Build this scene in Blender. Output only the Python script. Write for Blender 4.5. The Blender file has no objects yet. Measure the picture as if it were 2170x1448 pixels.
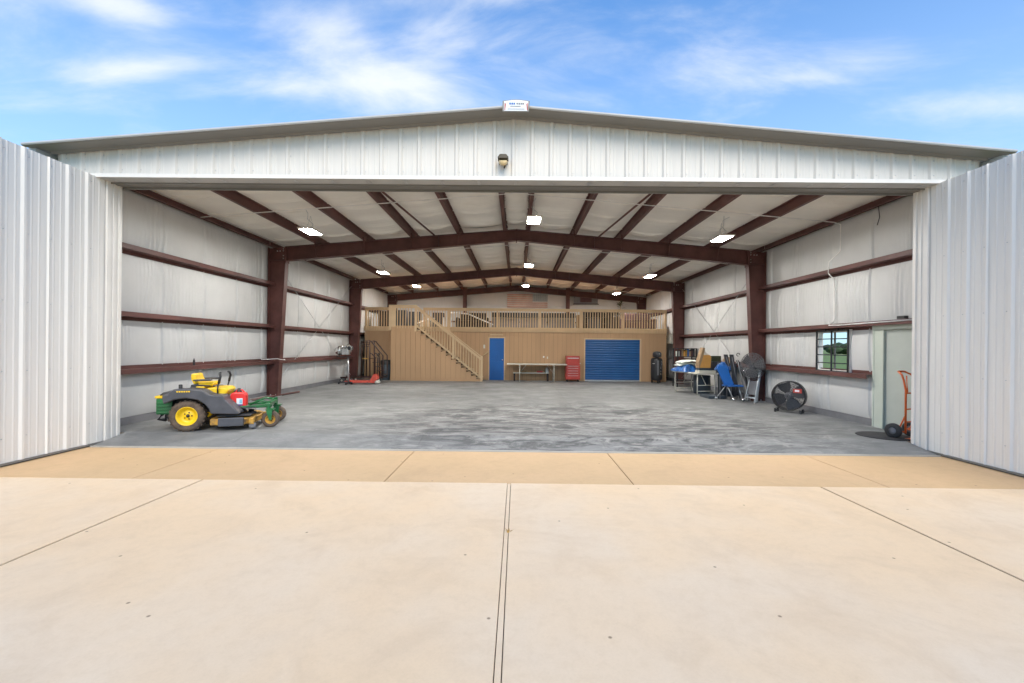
import bpy, bmesh, math, random
from mathutils import Vector, Matrix
from math import sin, cos, pi, radians as R, exp
random.seed(7)
S = bpy.context.scene
COL = S.collection

# ------------------------------------------------------------------ camera
YAW, PITCH, ROLL = 0.0062, -0.0004, 0.0099
cam_d = bpy.data.cameras.new('camera'); cam = bpy.data.objects.new('camera', cam_d); COL.objects.link(cam)
S.camera = cam
cam_d.sensor_width = 36; cam_d.lens = 36 * 950 / 2170
cam_d.shift_x = -5.25 / 2170; cam_d.shift_y = 10.95 / 2170
cam_d.clip_start = .05; cam_d.clip_end = 3000
f = Vector((-sin(YAW) * cos(PITCH), cos(YAW) * cos(PITCH), sin(PITCH)))
r0 = Vector((cos(YAW), sin(YAW), 0)); u0 = r0.cross(f)
r = r0 * cos(ROLL) + u0 * sin(ROLL); u = u0 * cos(ROLL) - r0 * sin(ROLL)
M = Matrix((r, u, -f)).transposed().to_4x4(); M.translation = (.0535, 0, 1.55)
cam.matrix_world = M

# ------------------------------------------------------------------ world and sun
SUN_EL, SUN_AZ = R(42), R(168)      # azimuth clockwise from +Y (north)
W = bpy.data.worlds.new('World'); S.world = W; W.use_nodes = True
nt = W.node_tree; nt.nodes.clear()
def wn(t, **k):
    n = nt.nodes.new(t)
    for a, b in k.items(): setattr(n, a, b)
    return n
L = nt.links.new
out = wn('ShaderNodeOutputWorld'); bg = wn('ShaderNodeBackground'); L(bg.outputs[0], out.inputs[0])
sky = wn('ShaderNodeTexSky', sky_type='NISHITA', sun_disc=False); sky.sun_elevation = SUN_EL; sky.sun_rotation = SUN_AZ
sky.air_density = 1.0; sky.dust_density = .6; sky.ozone_density = 2.0
tc = wn('ShaderNodeTexCoord'); sep = wn('ShaderNodeSeparateXYZ'); L(tc.outputs['Generated'], sep.inputs[0])
def wm(op, a, b=None, c=None):
    n = wn('ShaderNodeMath', operation=op)
    for i, v in enumerate((a, b, c)):
        if v is None: continue
        if isinstance(v, (int, float)): n.inputs[i].default_value = v
        else: L(v, n.inputs[i])
    return n.outputs[0]
zc = wm('ADD', wm('MAXIMUM', sep.outputs[2], 0), .22)
cx, cy = wm('DIVIDE', sep.outputs[0], zc), wm('DIVIDE', sep.outputs[1], zc)
cmb = wn('ShaderNodeCombineXYZ'); L(cx, cmb.inputs[0]); L(cy, cmb.inputs[1])
mp = wn('ShaderNodeMapping'); mp.inputs['Rotation'].default_value = (0, 0, R(24)); mp.inputs['Location'].default_value = (7.7, 2.9, 0)
mp.inputs['Scale'].default_value = (1.2, 2.4, 1); L(cmb.outputs[0], mp.inputs[0])
n1 = wn('ShaderNodeTexNoise'); n1.inputs['Scale'].default_value = 1.9; n1.inputs['Detail'].default_value = 9; n1.inputs['Roughness'].default_value = .6; n1.inputs['Distortion'].default_value = .35
L(mp.outputs[0], n1.inputs['Vector'])
n2 = wn('ShaderNodeTexNoise'); n2.inputs['Scale'].default_value = .55; n2.inputs['Detail'].default_value = 3; L(cmb.outputs[0], n2.inputs['Vector'])
# cloud banks: bearing (x / y), height (z / y), half width, half height, tilt, weight
yy_ = wm('MAXIMUM', sep.outputs[1], .05); cu, cv = wm('DIVIDE', sep.outputs[0], yy_), wm('DIVIDE', sep.outputs[2], yy_)
bank = None
for bu, bv, bw, bh, bt, wt in ((-.90, .75, .13, .045, -.25, .36), (-.43, .685, .14, .065, -.35, .27), (-.24, .60, .15, .08, -.3, .23), (-.16, .70, .10, .05, .3, .24), (-.84, .62, .2, .035, .1, .22), (-.55, .575, .22, .028, .05, .24),
                               (.72, .635, .26, .05, .2, .17), (1.05, .55, .2, .04, .1, .18), (-.05, .8, .3, .035, .1, .2), (-1.02, .53, .14, .025, 0, .14)):
    du, dv = wm('SUBTRACT', cu, bu), wm('SUBTRACT', cv, bv)
    a_ = wm('DIVIDE', wm('ADD', wm('MULTIPLY', du, cos(bt)), wm('MULTIPLY', dv, sin(bt))), bw)
    b_ = wm('DIVIDE', wm('SUBTRACT', wm('MULTIPLY', dv, cos(bt)), wm('MULTIPLY', du, sin(bt))), bh)
    g_ = wm('MULTIPLY', wm('POWER', 2.718, wm('MULTIPLY', wm('ADD', wm('MULTIPLY', a_, a_), wm('MULTIPLY', b_, b_)), -1.0)), wt)
    bank = g_ if bank is None else wm('ADD', bank, g_)
cl = wm('ADD', wm('ADD', wm('MULTIPLY', n1.outputs[0], .80), wm('MULTIPLY', n2.outputs[0], .22)), bank)
mr = wn('ShaderNodeMapRange', interpolation_type='SMOOTHSTEP'); mr.inputs[1].default_value = .46; mr.inputs[2].default_value = .95; mr.inputs[4].default_value = .9; L(cl, mr.inputs[0])
hz = wn('ShaderNodeMapRange'); hz.inputs[1].default_value = .72; hz.inputs[2].default_value = .0; hz.inputs[3].default_value = .0; hz.inputs[4].default_value = .7; L(sep.outputs[2], hz.inputs[0])
tint = wn('ShaderNodeMix', data_type='RGBA', blend_type='MULTIPLY'); tint.inputs[0].default_value = 1
L(sky.outputs[0], tint.inputs[6]); tint.inputs[7].default_value = (.34, 1.05, 1.6, 1)
veil = wn('ShaderNodeMix', data_type='RGBA'); L(hz.outputs[0], veil.inputs[0]); L(tint.outputs[2], veil.inputs[6]); veil.inputs[7].default_value = (4.9, 5.8, 6.6, 1)
mixc = wn('ShaderNodeMix', data_type='RGBA'); L(mr.outputs[0], mixc.inputs[0]); L(veil.outputs[2], mixc.inputs[6]); mixc.inputs[7].default_value = (5.7, 5.9, 6.1, 1)
L(mixc.outputs[2], bg.inputs[0]); bg.inputs[1].default_value = .1
sd = bpy.data.lights.new('sun', 'SUN'); sun = bpy.data.objects.new('sun', sd); COL.objects.link(sun)
sd.energy = 1.9; sd.angle = R(40); sd.color = (1, .85, .66)
sv = Vector((sin(SUN_AZ) * cos(SUN_EL), cos(SUN_AZ) * cos(SUN_EL), sin(SUN_EL)))
sun.rotation_euler = sv.to_track_quat('Z', 'Y').to_euler(); sun.location = sv * 40
S.view_settings.view_transform = 'Standard'; S.view_settings.look = 'None'; S.view_settings.gamma = 1
S.view_settings.use_curve_mapping = False; S.view_settings.exposure = 0.88
S.render.engine = 'CYCLES'
S.cycles.max_bounces = 8; S.cycles.diffuse_bounces = 6

# ------------------------------------------------------------------ materials
def mat(name, col, rough=.6, metal=0, var=.12, scale=3, bump=0, bscale=40, col2=None, coord='pos', stretch=(1, 1, 1), emit=0, spec=.5, r1=.35, r2=.7, detail=5):
    m = bpy.data.materials.new(name); m.use_nodes = True; t = m.node_tree; b = t.nodes['Principled BSDF']; l = t.links.new
    b.inputs['Roughness'].default_value = rough; b.inputs['Metallic'].default_value = metal; b.inputs['Specular IOR Level'].default_value = spec
    if coord == 'pos': g = t.nodes.new('ShaderNodeNewGeometry').outputs['Position']
    else: g = t.nodes.new('ShaderNodeTexCoord').outputs['Object']
    mpn = t.nodes.new('ShaderNodeMapping'); mpn.inputs['Scale'].default_value = stretch; l(g, mpn.inputs[0]); g = mpn.outputs[0]
    n = t.nodes.new('ShaderNodeTexNoise'); n.inputs['Scale'].default_value = scale; n.inputs['Detail'].default_value = detail; n.inputs['Roughness'].default_value = .6; l(g, n.inputs['Vector'])
    cr = t.nodes.new('ShaderNodeValToRGB'); cr.color_ramp.elements[0].position = r1; cr.color_ramp.elements[1].position = r2
    c2 = col2 or tuple(c * (1 - var) for c in col); c1 = col if col2 else tuple(min(1, c * (1 + var)) for c in col)
    cr.color_ramp.elements[0].color = (*c2, 1); cr.color_ramp.elements[1].color = (*c1, 1)
    l(n.outputs[0], cr.inputs[0]); l(cr.outputs[0], b.inputs['Base Color'])
    if bump:
        n3 = t.nodes.new('ShaderNodeTexNoise'); n3.inputs['Scale'].default_value = bscale; n3.inputs['Detail'].default_value = 4; l(g, n3.inputs['Vector'])
        bp = t.nodes.new('ShaderNodeBump'); bp.inputs['Strength'].default_value = bump; bp.inputs['Distance'].default_value = .01; l(n3.outputs[0], bp.inputs['Height']); l(bp.outputs[0], b.inputs['Normal'])
    if emit: b.inputs['Emission Color'].default_value = (1, .97, .92, 1); b.inputs['Emission Strength'].default_value = emit
    return m

def concrete(name, base, warm, stain, s_amt, pits=True, rough=.8, big=.35):
    """layered concrete: wide tonal drift, mottling, fine grain, dark specks"""
    m = bpy.data.materials.new(name); m.use_nodes = True; t = m.node_tree; b = t.nodes['Principled BSDF']; l = t.links.new
    b.inputs['Roughness'].default_value = rough
    g = t.nodes.new('ShaderNodeNewGeometry').outputs['Position']
    def noise(sc, det=6, ro=.6, dist=0, st=(1, 1, 1)):
        mm = t.nodes.new('ShaderNodeMapping'); mm.inputs['Scale'].default_value = st; l(g, mm.inputs[0])
        n = t.nodes.new('ShaderNodeTexNoise'); n.inputs['Scale'].default_value = sc; n.inputs['Detail'].default_value = det
        n.inputs['Roughness'].default_value = ro; n.inputs['Distortion'].default_value = dist; l(mm.outputs[0], n.inputs['Vector']); return n.outputs[0]
    def ramp(v, a, c, lo=0., hi=1.):
        n = t.nodes.new('ShaderNodeMapRange'); n.interpolation_type = 'SMOOTHSTEP'; l(v, n.inputs[0])
        n.inputs[1].default_value = a; n.inputs[2].default_value = c; n.inputs[3].default_value = lo; n.inputs[4].default_value = hi; return n.outputs[0]
    def mix(fac, A, B):
        n = t.nodes.new('ShaderNodeMix'); n.data_type = 'RGBA'
        l(fac, n.inputs[0])
        for i, v in ((6, A), (7, B)):
            if isinstance(v, tuple): n.inputs[i].default_value = (*v, 1)
            else: l(v, n.inputs[i])
        return n.outputs[2]
    c = mix(ramp(noise(big, 4), .35, .65), base, warm)
    c = mix(ramp(noise(1.6, 8, .65, .6), .45, .75, 0, s_amt), c, stain)
    c = mix(ramp(noise(.55, 9, .72, 1.5), .50, .72, 0, s_amt * 1.1), c, stain)
    c = mix(ramp(noise(.8, 7, .7, .4, (1, .35, 1)), .52, .75, 0, .5), c, tuple(min(1, x * 1.12) for x in warm))
    c = mix(ramp(noise(9, 6, .7), .42, .75, 0, .32), c, tuple(x * .82 for x in base))
    c = mix(ramp(noise(70, 3, .7), .35, .8, 0, .16), c, tuple(x * .7 for x in base))
    if pits:
        v = t.nodes.new('ShaderNodeTexVoronoi'); v.inputs['Scale'].default_value = .9; v.voronoi_dimensions = '2D'; l(g, v.inputs['Vector'])
        sp = t.nodes.new('ShaderNodeMapRange'); l(v.outputs['Distance'], sp.inputs[0]); sp.inputs[1].default_value = .013; sp.inputs[2].default_value = .006; sp.inputs[3].default_value = 0; sp.inputs[4].default_value = .8
        c = mix(sp.outputs[0], c, (.16, .10, .06))
    l(c, b.inputs['Base Color'])
    bp = t.nodes.new('ShaderNodeBump'); bp.inputs['Strength'].default_value = .25; bp.inputs['Distance'].default_value = .004
    l(noise(120, 4, .7), bp.inputs['Height']); l(bp.outputs[0], b.inputs['Normal'])
    return m, t, b, noise, ramp, mix, c

APRON = concrete('apron_concrete', (.73, .54, .34), (.70, .565, .41), (.56, .41, .265), .45)[0]
STRIP = concrete('tan_strip_concrete', (.56, .385, .21), (.59, .40, .225), (.44, .30, .17), .4)[0]
SILL = concrete('sill_concrete', (.40, .38, .34), (.44, .42, .38), (.25, .24, .22), .4, pits=False)[0]
JOINT = mat('joint_filler', (.05, .04, .032), .95, var=.4, scale=12)
JOINT2 = mat('joint_tool_mark', (.40, .33, .26), .95, var=.3, scale=12)
FLOOR, t_, b_, noise_, ramp_, mix_, c_ = concrete('hangar_floor_concrete', (.20, .205, .205), (.235, .24, .235), (.13, .133, .135), .6, pits=False, rough=.4)
# worn dark tyre / oil mottling in the middle of the floor
geo = t_.nodes.new('ShaderNodeNewGeometry'); sx = t_.nodes.new('ShaderNodeSeparateXYZ'); t_.links.new(geo.outputs['Position'], sx.inputs[0])
def tm(op, a, b=None):
    n = t_.nodes.new('ShaderNodeMath'); n.operation = op
    for i, v in enumerate((a, b)):
        if v is None: continue
        if isinstance(v, (int, float)): n.inputs[i].default_value = v
        else: t_.links.new(v, n.inputs[i])
    return n.outputs[0]
dx = tm('DIVIDE', tm('SUBTRACT', sx.outputs[0], 1.4), 4.2); dy = tm('DIVIDE', tm('SUBTRACT', sx.outputs[1], 9.3), 2.6)
dd = tm('ADD', tm('MULTIPLY', dx, dx), tm('MULTIPLY', dy, dy))
zone = ramp_(dd, .2, 2.0, 1, .12)
mot = ramp_(noise_(1.3, 10, .78, .9, (.8, 1.9, 1)), .43, .57, 0, .95)
c2_ = mix_(tm('MULTIPLY', zone, mot), c_, (.05, .052, .056))
pale = ramp_(noise_(2.2, 8, .72, 1.2, (.7, 1.9, 1)), .50, .66, 0, .7)
c2_ = mix_(tm('MULTIPLY', ramp_(dd, .4, 3.2, 1, .35), pale), c2_, (.34, .335, .32))
t_.links.new(c2_, b_.inputs['Base Color'])
t_.links.new(ramp_(noise_(1.2, 6), .3, .7, .5, .75), b_.inputs['Roughness']); b_.inputs['Specular IOR Level'].default_value = .25

WHITE = mat('white_painted_steel', (.71, .67, .61), .7, var=.025, scale=1.2, stretch=(3, 3, .35), spec=.25)
DOORW = mat('white_door_steel', (.80, .765, .705), .65, var=.03, scale=1.5, stretch=(2, 2, .2), spec=.3)
TRIM = mat('white_trim_steel', (.76, .72, .66), .4, var=.03)
TAUPE = mat('grey_taupe_trim_steel', (.19, .182, .165), .45, var=.06, scale=1)
TAUPEL = mat('light_grey_trim_steel', (.47, .47, .46), .45, var=.05)
ROOFM = mat('roof_steel', (.5, .5, .5), .4, metal=.3)
RUBBER = mat('black_rubber', (.025, .025, .027), .8, var=.3)
RED = mat('red_oxide_steel', (.115, .045, .038), .5, var=.28, scale=2.2, bump=.08, bscale=30, stretch=(1, .5, 1), spec=.4)
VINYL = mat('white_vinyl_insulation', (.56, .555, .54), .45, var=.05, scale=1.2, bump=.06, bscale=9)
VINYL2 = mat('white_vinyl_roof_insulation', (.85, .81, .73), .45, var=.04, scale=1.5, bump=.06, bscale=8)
CEIL = mat('grey_green_sheet', (.46, .48, .43), .5, var=.04)
SAGE = mat('pale_sage_door_paint', (.45, .48, .43), .5, var=.04)
SAGEL = mat('pale_sage_trim_paint', (.52, .56, .48), .5, var=.04)
GALV = mat('galvanised_steel', (.55, .56, .56), .35, metal=.7, var=.15, scale=20)
CONDUIT = mat('white_conduit', (.78, .76, .72), .5)
TAN = mat('tan_painted_siding', (.46, .285, .155), .75, var=.07, scale=.8, stretch=(2, 1, .4), bump=.15, bscale=30)
TAND = mat('dark_tan_wood', (.16, .095, .05), .8, var=.2)
TANR = mat('tan_painted_rail', (.58, .42, .25), .6, var=.06)
BLUE = mat('blue_painted_door', (.004, .095, .35), .45, var=.1, scale=1.5)
BLUER = mat('blue_roll_up_steel', (.012, .09, .27), .4, var=.1, scale=2)
BLACK = mat('black_paint', (.02, .02, .022), .45, var=.3, scale=6, coord='obj')
DARK = mat('dark_grey_plastic', (.045, .045, .05), .5, var=.2, scale=6, coord='obj')
GREYP = mat('grey_plastic', (.16, .16, .17), .5, var=.15, coord='obj')
FEND = mat('charcoal_fender_plastic', (.062, .064, .074), .5, var=.22, scale=5, coord='obj', bump=.05)
GREEN = mat('green_paint', (.012, .125, .036), .35, var=.25, scale=6, coord='obj')
YEL = mat('yellow_paint', (.80, .52, .008), .4, var=.12, scale=8, coord='obj')
YELD = mat('dusty_yellow_paint', (.50, .27, .04), .7, col2=(.11, .07, .04), scale=9, coord='obj', r1=.3, r2=.55)
TYRE = mat('dusty_tyre_rubber', (.10, .072, .052), .85, var=.35, scale=12, coord='obj', bump=.3)
REDP = mat('red_plastic', (.72, .03, .025), .4, var=.06, coord='obj')
REDT = mat('red_tool_cabinet_paint', (.42, .045, .03), .4, var=.12, scale=4, coord='obj')
REDJ = mat('faded_red_paint', (.62, .09, .06), .5, var=.2, scale=9, coord='obj')
ORANGE = mat('orange_paint', (.66, .12, .02), .45, var=.15, scale=8, coord='obj')
LBL = mat('white_label_print', (.75, .78, .8), .5)
SKYB = mat('pale_blue_print', (.25, .5, .62), .5)
IVORY = mat('ivory_plastic', (.58, .56, .48), .5, var=.05, coord='obj')
WPL = mat('white_plastic_sheet', (.62, .66, .60), .5, var=.08, coord='obj')
TARP = mat('blue_tarpaulin', (.01, .15, .48), .35, var=.5, scale=14, coord='obj', col2=(.005, .05, .2), bump=.5, bscale=12)
BLUEC = mat('bright_blue_plastic', (.012, .12, .42), .45, var=.1, coord='obj')
BIN = mat('blue_grey_bin_plastic', (.045, .06, .075), .5, var=.1, coord='obj')
AMB = mat('tan_orange_card', (.62, .30, .07), .7, var=.12, coord='obj')
CHROME = mat('polished_metal', (.75, .75, .74), .2, metal=1, var=.1, coord='obj')
WOODD = mat('dark_stained_wood', (.022, .012, .009), .6, var=.3, scale=5, coord='obj')
BROWN = mat('brown_enamel_steel', (.05, .022, .016), .5, var=.2, coord='obj')
OLIVE = mat('dull_olive_leaf', (.05, .06, .03), .8, var=.3)
CARD = mat('kraft_cardboard', (.33, .22, .12), .8, var=.1, coord='obj')
MAROON = mat('maroon_print', (.10, .045, .05), .6, var=.2)
FLRED = mat('flag_red_cloth', (.46, .25, .20), .8); FLWH = mat('flag_white_cloth', (.46, .44, .40), .8); FLBL = mat('flag_blue_cloth', (.26, .31, .33), .8)
BRONZE = mat('bronze_lamp_housing', (.06, .05, .035), .4, metal=.5, coord='obj')
AMBG = mat('amber_lamp_glass', (.78, .60, .33), .25, var=.25, scale=12, coord='obj')
LED = mat('lit_led_panel', (.9, .9, .9), .5, emit=180)
GRASS = mat('grass_ground', (.19, .24, .045), .95, col2=(.10, .15, .03), scale=.6, detail=9)
LEAF = mat('treeline_leaves', (.035, .06, .018), .9, var=.4, scale=.5)
GLASS = bpy.data.materials.new('window_glass'); GLASS.use_nodes = True
_b = GLASS.node_tree.nodes['Principled BSDF']; _b.inputs['Transmission Weight'].default_value = 1; _b.inputs['Roughness'].default_value = .0; _b.inputs['IOR'].default_value = 1.02; _b.inputs['Base Color'].default_value = (.95, .97, .97, 1)

# ------------------------------------------------------------------ mesh helpers
class MB:
    def __init__(s): s.v = []; s.f = []; s.sm = []; s.mi = []; s.m = 0
    def add(s, vs, fs, smooth=False):
        o = len(s.v); s.v += [tuple(v) for v in vs]; s.f += [tuple(i + o for i in f_) for f_ in fs]; s.sm += [smooth] * len(fs); s.mi += [s.m] * len(fs); return s
    def box(s, x0, x1, y0, y1, z0, z1):
        return s.add([(x0, y0, z0), (x1, y0, z0), (x1, y1, z0), (x0, y1, z0), (x0, y0, z1), (x1, y0, z1), (x1, y1, z1), (x0, y1, z1)],
                     [(0, 3, 2, 1), (4, 5, 6, 7), (0, 1, 5, 4), (1, 2, 6, 5), (2, 3, 7, 6), (3, 0, 4, 7)])
    def obox(s, c, size, rot=(0, 0, 0)):
        from mathutils import Euler
        m = Euler(rot).to_matrix(); c = Vector(c); h = [a / 2 for a in size]
        vs = [c + m @ Vector((sx_ * h[0], sy * h[1], sz * h[2])) for sz in (-1, 1) for sx_, sy in ((-1, -1), (1, -1), (1, 1), (-1, 1))]
        return s.add(vs, [(0, 3, 2, 1), (4, 5, 6, 7), (0, 1, 5, 4), (1, 2, 6, 5), (2, 3, 7, 6), (3, 0, 4, 7)])
    def prism(s, poly, a0, a1, ax='y', smooth=False):
        """poly in the two other axes: 'y' -> (x,z), 'x' -> (y,z), 'z' -> (x,y)"""
        def P3(p, a): return {'y': (p[0], a, p[1]), 'x': (a, p[0], p[1]), 'z': (p[0], p[1], a)}[ax]
        n = len(poly); vs = [P3(p, a0) for p in poly] + [P3(p, a1) for p in poly]
        return s.add(vs, [tuple(range(n))[::-1], tuple(range(n, 2 * n))] + [(i, (i + 1) % n, n + (i + 1) % n, n + i) for i in range(n)], smooth)
    def tube(s, pts, r, n=8, caps=True, smooth=True):
        pts = [Vector(p) for p in pts]; rs = r if isinstance(r, (list, tuple)) else [r] * len(pts)
        rings = []; prev = None
        for i, p in enumerate(pts):
            d = (pts[min(i + 1, len(pts) - 1)] - pts[max(i - 1, 0)]).normalized()
            a = prev if prev and abs(prev.dot(d)) < .95 else (Vector((0, 0, 1)) if abs(d.z) < .9 else Vector((1, 0, 0)))
            x = d.cross(a).normalized(); y = d.cross(x).normalized(); prev = a
            rings.append([p + (x * cos(2 * pi * k / n) + y * sin(2 * pi * k / n)) * rs[i] for k in range(n)])
        vs = [v for rg in rings for v in rg]; fs = []
        for i in range(len(pts) - 1):
            for k in range(n):
                fs.append((i * n + k, i * n + (k + 1) % n, (i + 1) * n + (k + 1) % n, (i + 1) * n + k))
        o = len(s.v); s.add(vs, fs, smooth)
        if caps: s.f += [tuple(o + k for k in range(n))[::-1], tuple(o + (len(pts) - 1) * n + k for k in range(n))]; s.sm += [False, False]; s.mi += [s.m] * 2
        return s
    def lathe(s, prof, c=(0, 0, 0), ax='z', n=24, smooth=True, rot=None, caps=True):
        """prof: (radius, height) pairs along axis"""
        vs = []
        for rr, h in prof:
            for k in range(n):
                a = 2 * pi * k / n; p = {'z': (rr * cos(a), rr * sin(a), h), 'y': (rr * cos(a), h, rr * sin(a)), 'x': (h, rr * cos(a), rr * sin(a))}[ax]
                p = Vector(p)
                if rot is not None: p = rot @ p
                vs.append(p + Vector(c))
        fs = [(i * n + k, i * n + (k + 1) % n, (i + 1) * n + (k + 1) % n, (i + 1) * n + k) for i in range(len(prof) - 1) for k in range(n)]
        s.add(vs, fs, smooth)
        if caps and prof[0][0] > 1e-4: s.add(vs[:n], [tuple(range(n))])
        if caps and prof[-1][0] > 1e-4: s.add(vs[-n:], [tuple(range(n))])
        return s
    def grid(s, nu, nv, fn, smooth=True, skip=None):
        vs = [fn(i / nu, j / nv) for j in range(nv + 1) for i in range(nu + 1)]
        fs = []
        for j in range(nv):
            for i in range(nu):
                if skip and skip(fn((i + .5) / nu, (j + .5) / nv)): continue
                a = j * (nu + 1) + i; fs.append((a, a + 1, a + nu + 2, a + nu + 1))
        return s.add(vs, fs, smooth)
    def build(s, name, m, parent=None, off=None, bevel=0, kind=None, normals=True, label=None):
        me = bpy.data.meshes.new(name)
        o3 = Vector(off) if off is not None else Vector(ROOT.get(parent.name, (0, 0, 0)) if parent else (0, 0, 0))
        me.from_pydata([Vector(v) - o3 for v in s.v], [], s.f)
        ms = m if isinstance(m, (list, tuple)) else [m]
        for q in ms: me.materials.append(q)
        me.polygons.foreach_set('use_smooth', s.sm)
        if len(ms) > 1: me.polygons.foreach_set('material_index', s.mi)
        if normals:
            bm = bmesh.new(); bm.from_mesh(me); bmesh.ops.recalc_face_normals(bm, faces=bm.faces); bm.to_mesh(me); bm.free()
        me.update()
        o = bpy.data.objects.new(name, me); COL.objects.link(o)
        if parent: o.parent = parent; ROOT[o.name] = tuple(o3) if off is None else tuple(ROOT.get(parent.name, (0, 0, 0)))
        if bevel:
            b = o.modifiers.new('bevel', 'BEVEL'); b.width = bevel; b.segments = 2; b.limit_method = 'ANGLE'; b.angle_limit = R(40)
        if kind: o['kind'] = kind
        if label: o['label'] = label
        return o
ROOT = {}
def thing(name, label, cat, loc=(0, 0, 0), rz=0, group=None, local=False):
    """local=False: its parts are given in world coordinates"""
    o = bpy.data.objects.new(name, None); COL.objects.link(o); o.location = loc; o.rotation_euler = (0, 0, rz); o.empty_display_size = .2
    o['label'] = label; o['category'] = cat
    if group: o['group'] = group
    ROOT[o.name] = (0, 0, 0) if local else tuple(loc)
    return o
def tag(o, label, cat, group=None):
    o['label'] = label; o['category'] = cat
    if group: o['group'] = group
    return o
def solo(name, mb, m, loc, label, cat, group=None, bevel=0, local=False):
    o = mb.build(name, m, None, off=(0, 0, 0) if local else loc, bevel=bevel); o.location = loc
    return tag(o, label, cat, group)
def dup(root, loc, rz, label, group=None):
    r_ = root.copy(); COL.objects.link(r_); r_.location = loc; r_.rotation_euler = (0, 0, rz); r_['label'] = label
    if group: r_['group'] = group
    for ch in list(root.children):
        c = ch.copy(); COL.objects.link(c); c.parent = r_
        for g in list(ch.children):
            d = g.copy(); COL.objects.link(d); d.parent = c
    return r_
def pcopy(o, dx=0, dy=0, dz=0, parent=None, rz=None):
    c = o.copy(); COL.objects.link(c); c.parent = parent or o.parent
    c.location = Vector(o.location) + Vector((dx, dy, dz))
    if rz is not None: c.rotation_euler = (0, 0, rz)
    ROOT[c.name] = ROOT.get(o.name, (0, 0, 0))
    for g in list(o.children):
        d = g.copy(); COL.objects.link(d); d.parent = c
    return c
def structure(name, mb, m, loc=(0, 0, 0)):
    o = mb.build(name, m, None, off=loc); o.location = loc; o['kind'] = 'structure'; return o

# ------------------------------------------------------------------ ground, apron, floor
AZ = -.12                                    # top of the apron
gr = MB(); gr.add([(-1500, -1500, -.3), (1500, -1500, -.3), (1500, 1500, -.3), (-1500, 1500, -.3)], [(0, 1, 2, 3)])
structure('grass_field', gr, GRASS)
ap = MB().box(-13, 13, -16, 7.05, -.29, AZ - .03); ap = structure('concrete_apron', ap, JOINT)
def slab(x0, x1, y0, y1, m, name='slab', z=AZ, parent=ap, bev=.006, bot=-.16):
    b = MB(); b.box(x0, x1, y0, y1, bot, z)
    return b.build(name, m, parent, bevel=bev)
g = .009
XS = [-11.4, -7.55, -3.79, -.03, 3.76, 7.5, 11.4]
YS = [-14, -10.2, -6.4, -2.6, 1.2, 5.48]
# The long joints are thin; across the drive the photo shows only the seam before the tan strip
YS = [-14, -8.3, -2.4, 5.48]
for i in range(len(XS) - 1):
    for j in range(len(YS) - 1):
        xa = XS[i] + (.022 if abs(XS[i] + .03) < .01 else .012); xb = XS[i + 1] - (.022 if abs(XS[i + 1] + .03) < .01 else .012)
        slab(xa, xb, YS[j] + g * (j > 0), YS[j + 1] - (.002 if j == 2 else g), APRON)
# filler bead between the two lips of the middle joint
MB().box(-.0465, -.0135, -14, 5.47, -.16, AZ - .004).build('joint_filler_strip', APRON, ap)
for i, (xa, xb) in enumerate(((-12.4, -7.8), (-7.8, -4.67), (-4.67, -1.56), (-1.56, 1.49), (1.49, 4.6), (4.6, 7.7), (7.7, 12.4))):
    slab(xa + .006, xb - .006, 5.482, 7.09, STRIP, 'tan_strip_slab', bev=.003)
fl = MB().box(-7.55, 7.55, 7.75, 25.8, -.29, -.012); fl = structure('hangar_floor', fl, JOINT2)
FX = [-7.5, -4.6, -1.55, 1.5, 4.6, 7.5]; FY = [7.75, 10.4, 13.45, 16.5, 19.6, 22.7, 25.75]
for i in range(5):
    for j in range(6):
        b = MB(); b.box(FX[i] + .002, FX[i + 1] - .002, FY[j] + .002, FY[j + 1] - .002, -.1, 0)
        b.build('floor_slab', FLOOR, fl, bevel=.002)
for i in range(5):
    xa, xb = max(FX[i], -6.735), min(FX[i + 1], 6.735)
    MB().prism([(7.125, -.2), (7.125, -.108), (7.748, 0), (7.748, -.2)], xa + .002, xb - .002, 'x').build('floor_slab', FLOOR, fl)
for s_ in (-1, 1): MB().box(min(s_ * 6.738, s_ * 12), max(s_ * 6.738, s_ * 12), 7.125, 7.748 if 0 else 7.7, -.29, AZ).build('floor_slab', STRIP, fl)
structure('threshold_nosing', MB().box(-6.735, 6.735, 7.095, 7.122, -.29, -.100), SILL)
# far tree line seen through the window
tl = MB(); rnd = random.Random(3)
for k in range(260):
    a = R(rnd.uniform(-10, 190)); d = rnd.uniform(210, 260); c = Vector((d * cos(a), d * sin(a), rnd.uniform(0, 1.5))); rr = rnd.uniform(2, 4)
    rings = [(0, -1), (.8, -.5), (1, 0), (.75, .6), (0, 1)]
    vs = []
    for ra, h in rings:
        for q in range(7): vs.append(c + Vector((cos(q * .9) * ra * rr * rnd.uniform(.8, 1.3), sin(q * .9) * ra * rr * rnd.uniform(.8, 1.3), h * rr * .7 + 1)))
    tl.add(vs, [(i * 7 + q, i * 7 + (q + 1) % 7, (i + 1) * 7 + (q + 1) % 7, (i + 1) * 7 + q) for i in range(4) for q in range(7)])
o = tl.build('far_treeline', LEAF); o['kind'] = 'stuff'; o['label'] = 'dark green line of trees far beyond the field'

# ------------------------------------------------------------------ hangar shell and frames
WX = 7.35; YF = 7.25; YB = 25.6
F1, F2, F3 = 13.26, 19.68, 25.4
def roofz(x): return 5.235 - .083 * abs(x)        # underside of the roof sheet
def raft(x): return 5.0 - .083 * abs(x)           # top of the rafters, foot of the purlins
H = thing('hangar', 'large white metal hangar with brown steel frame and its front standing open', 'hangar', (0, 7.4, 0))

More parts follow.
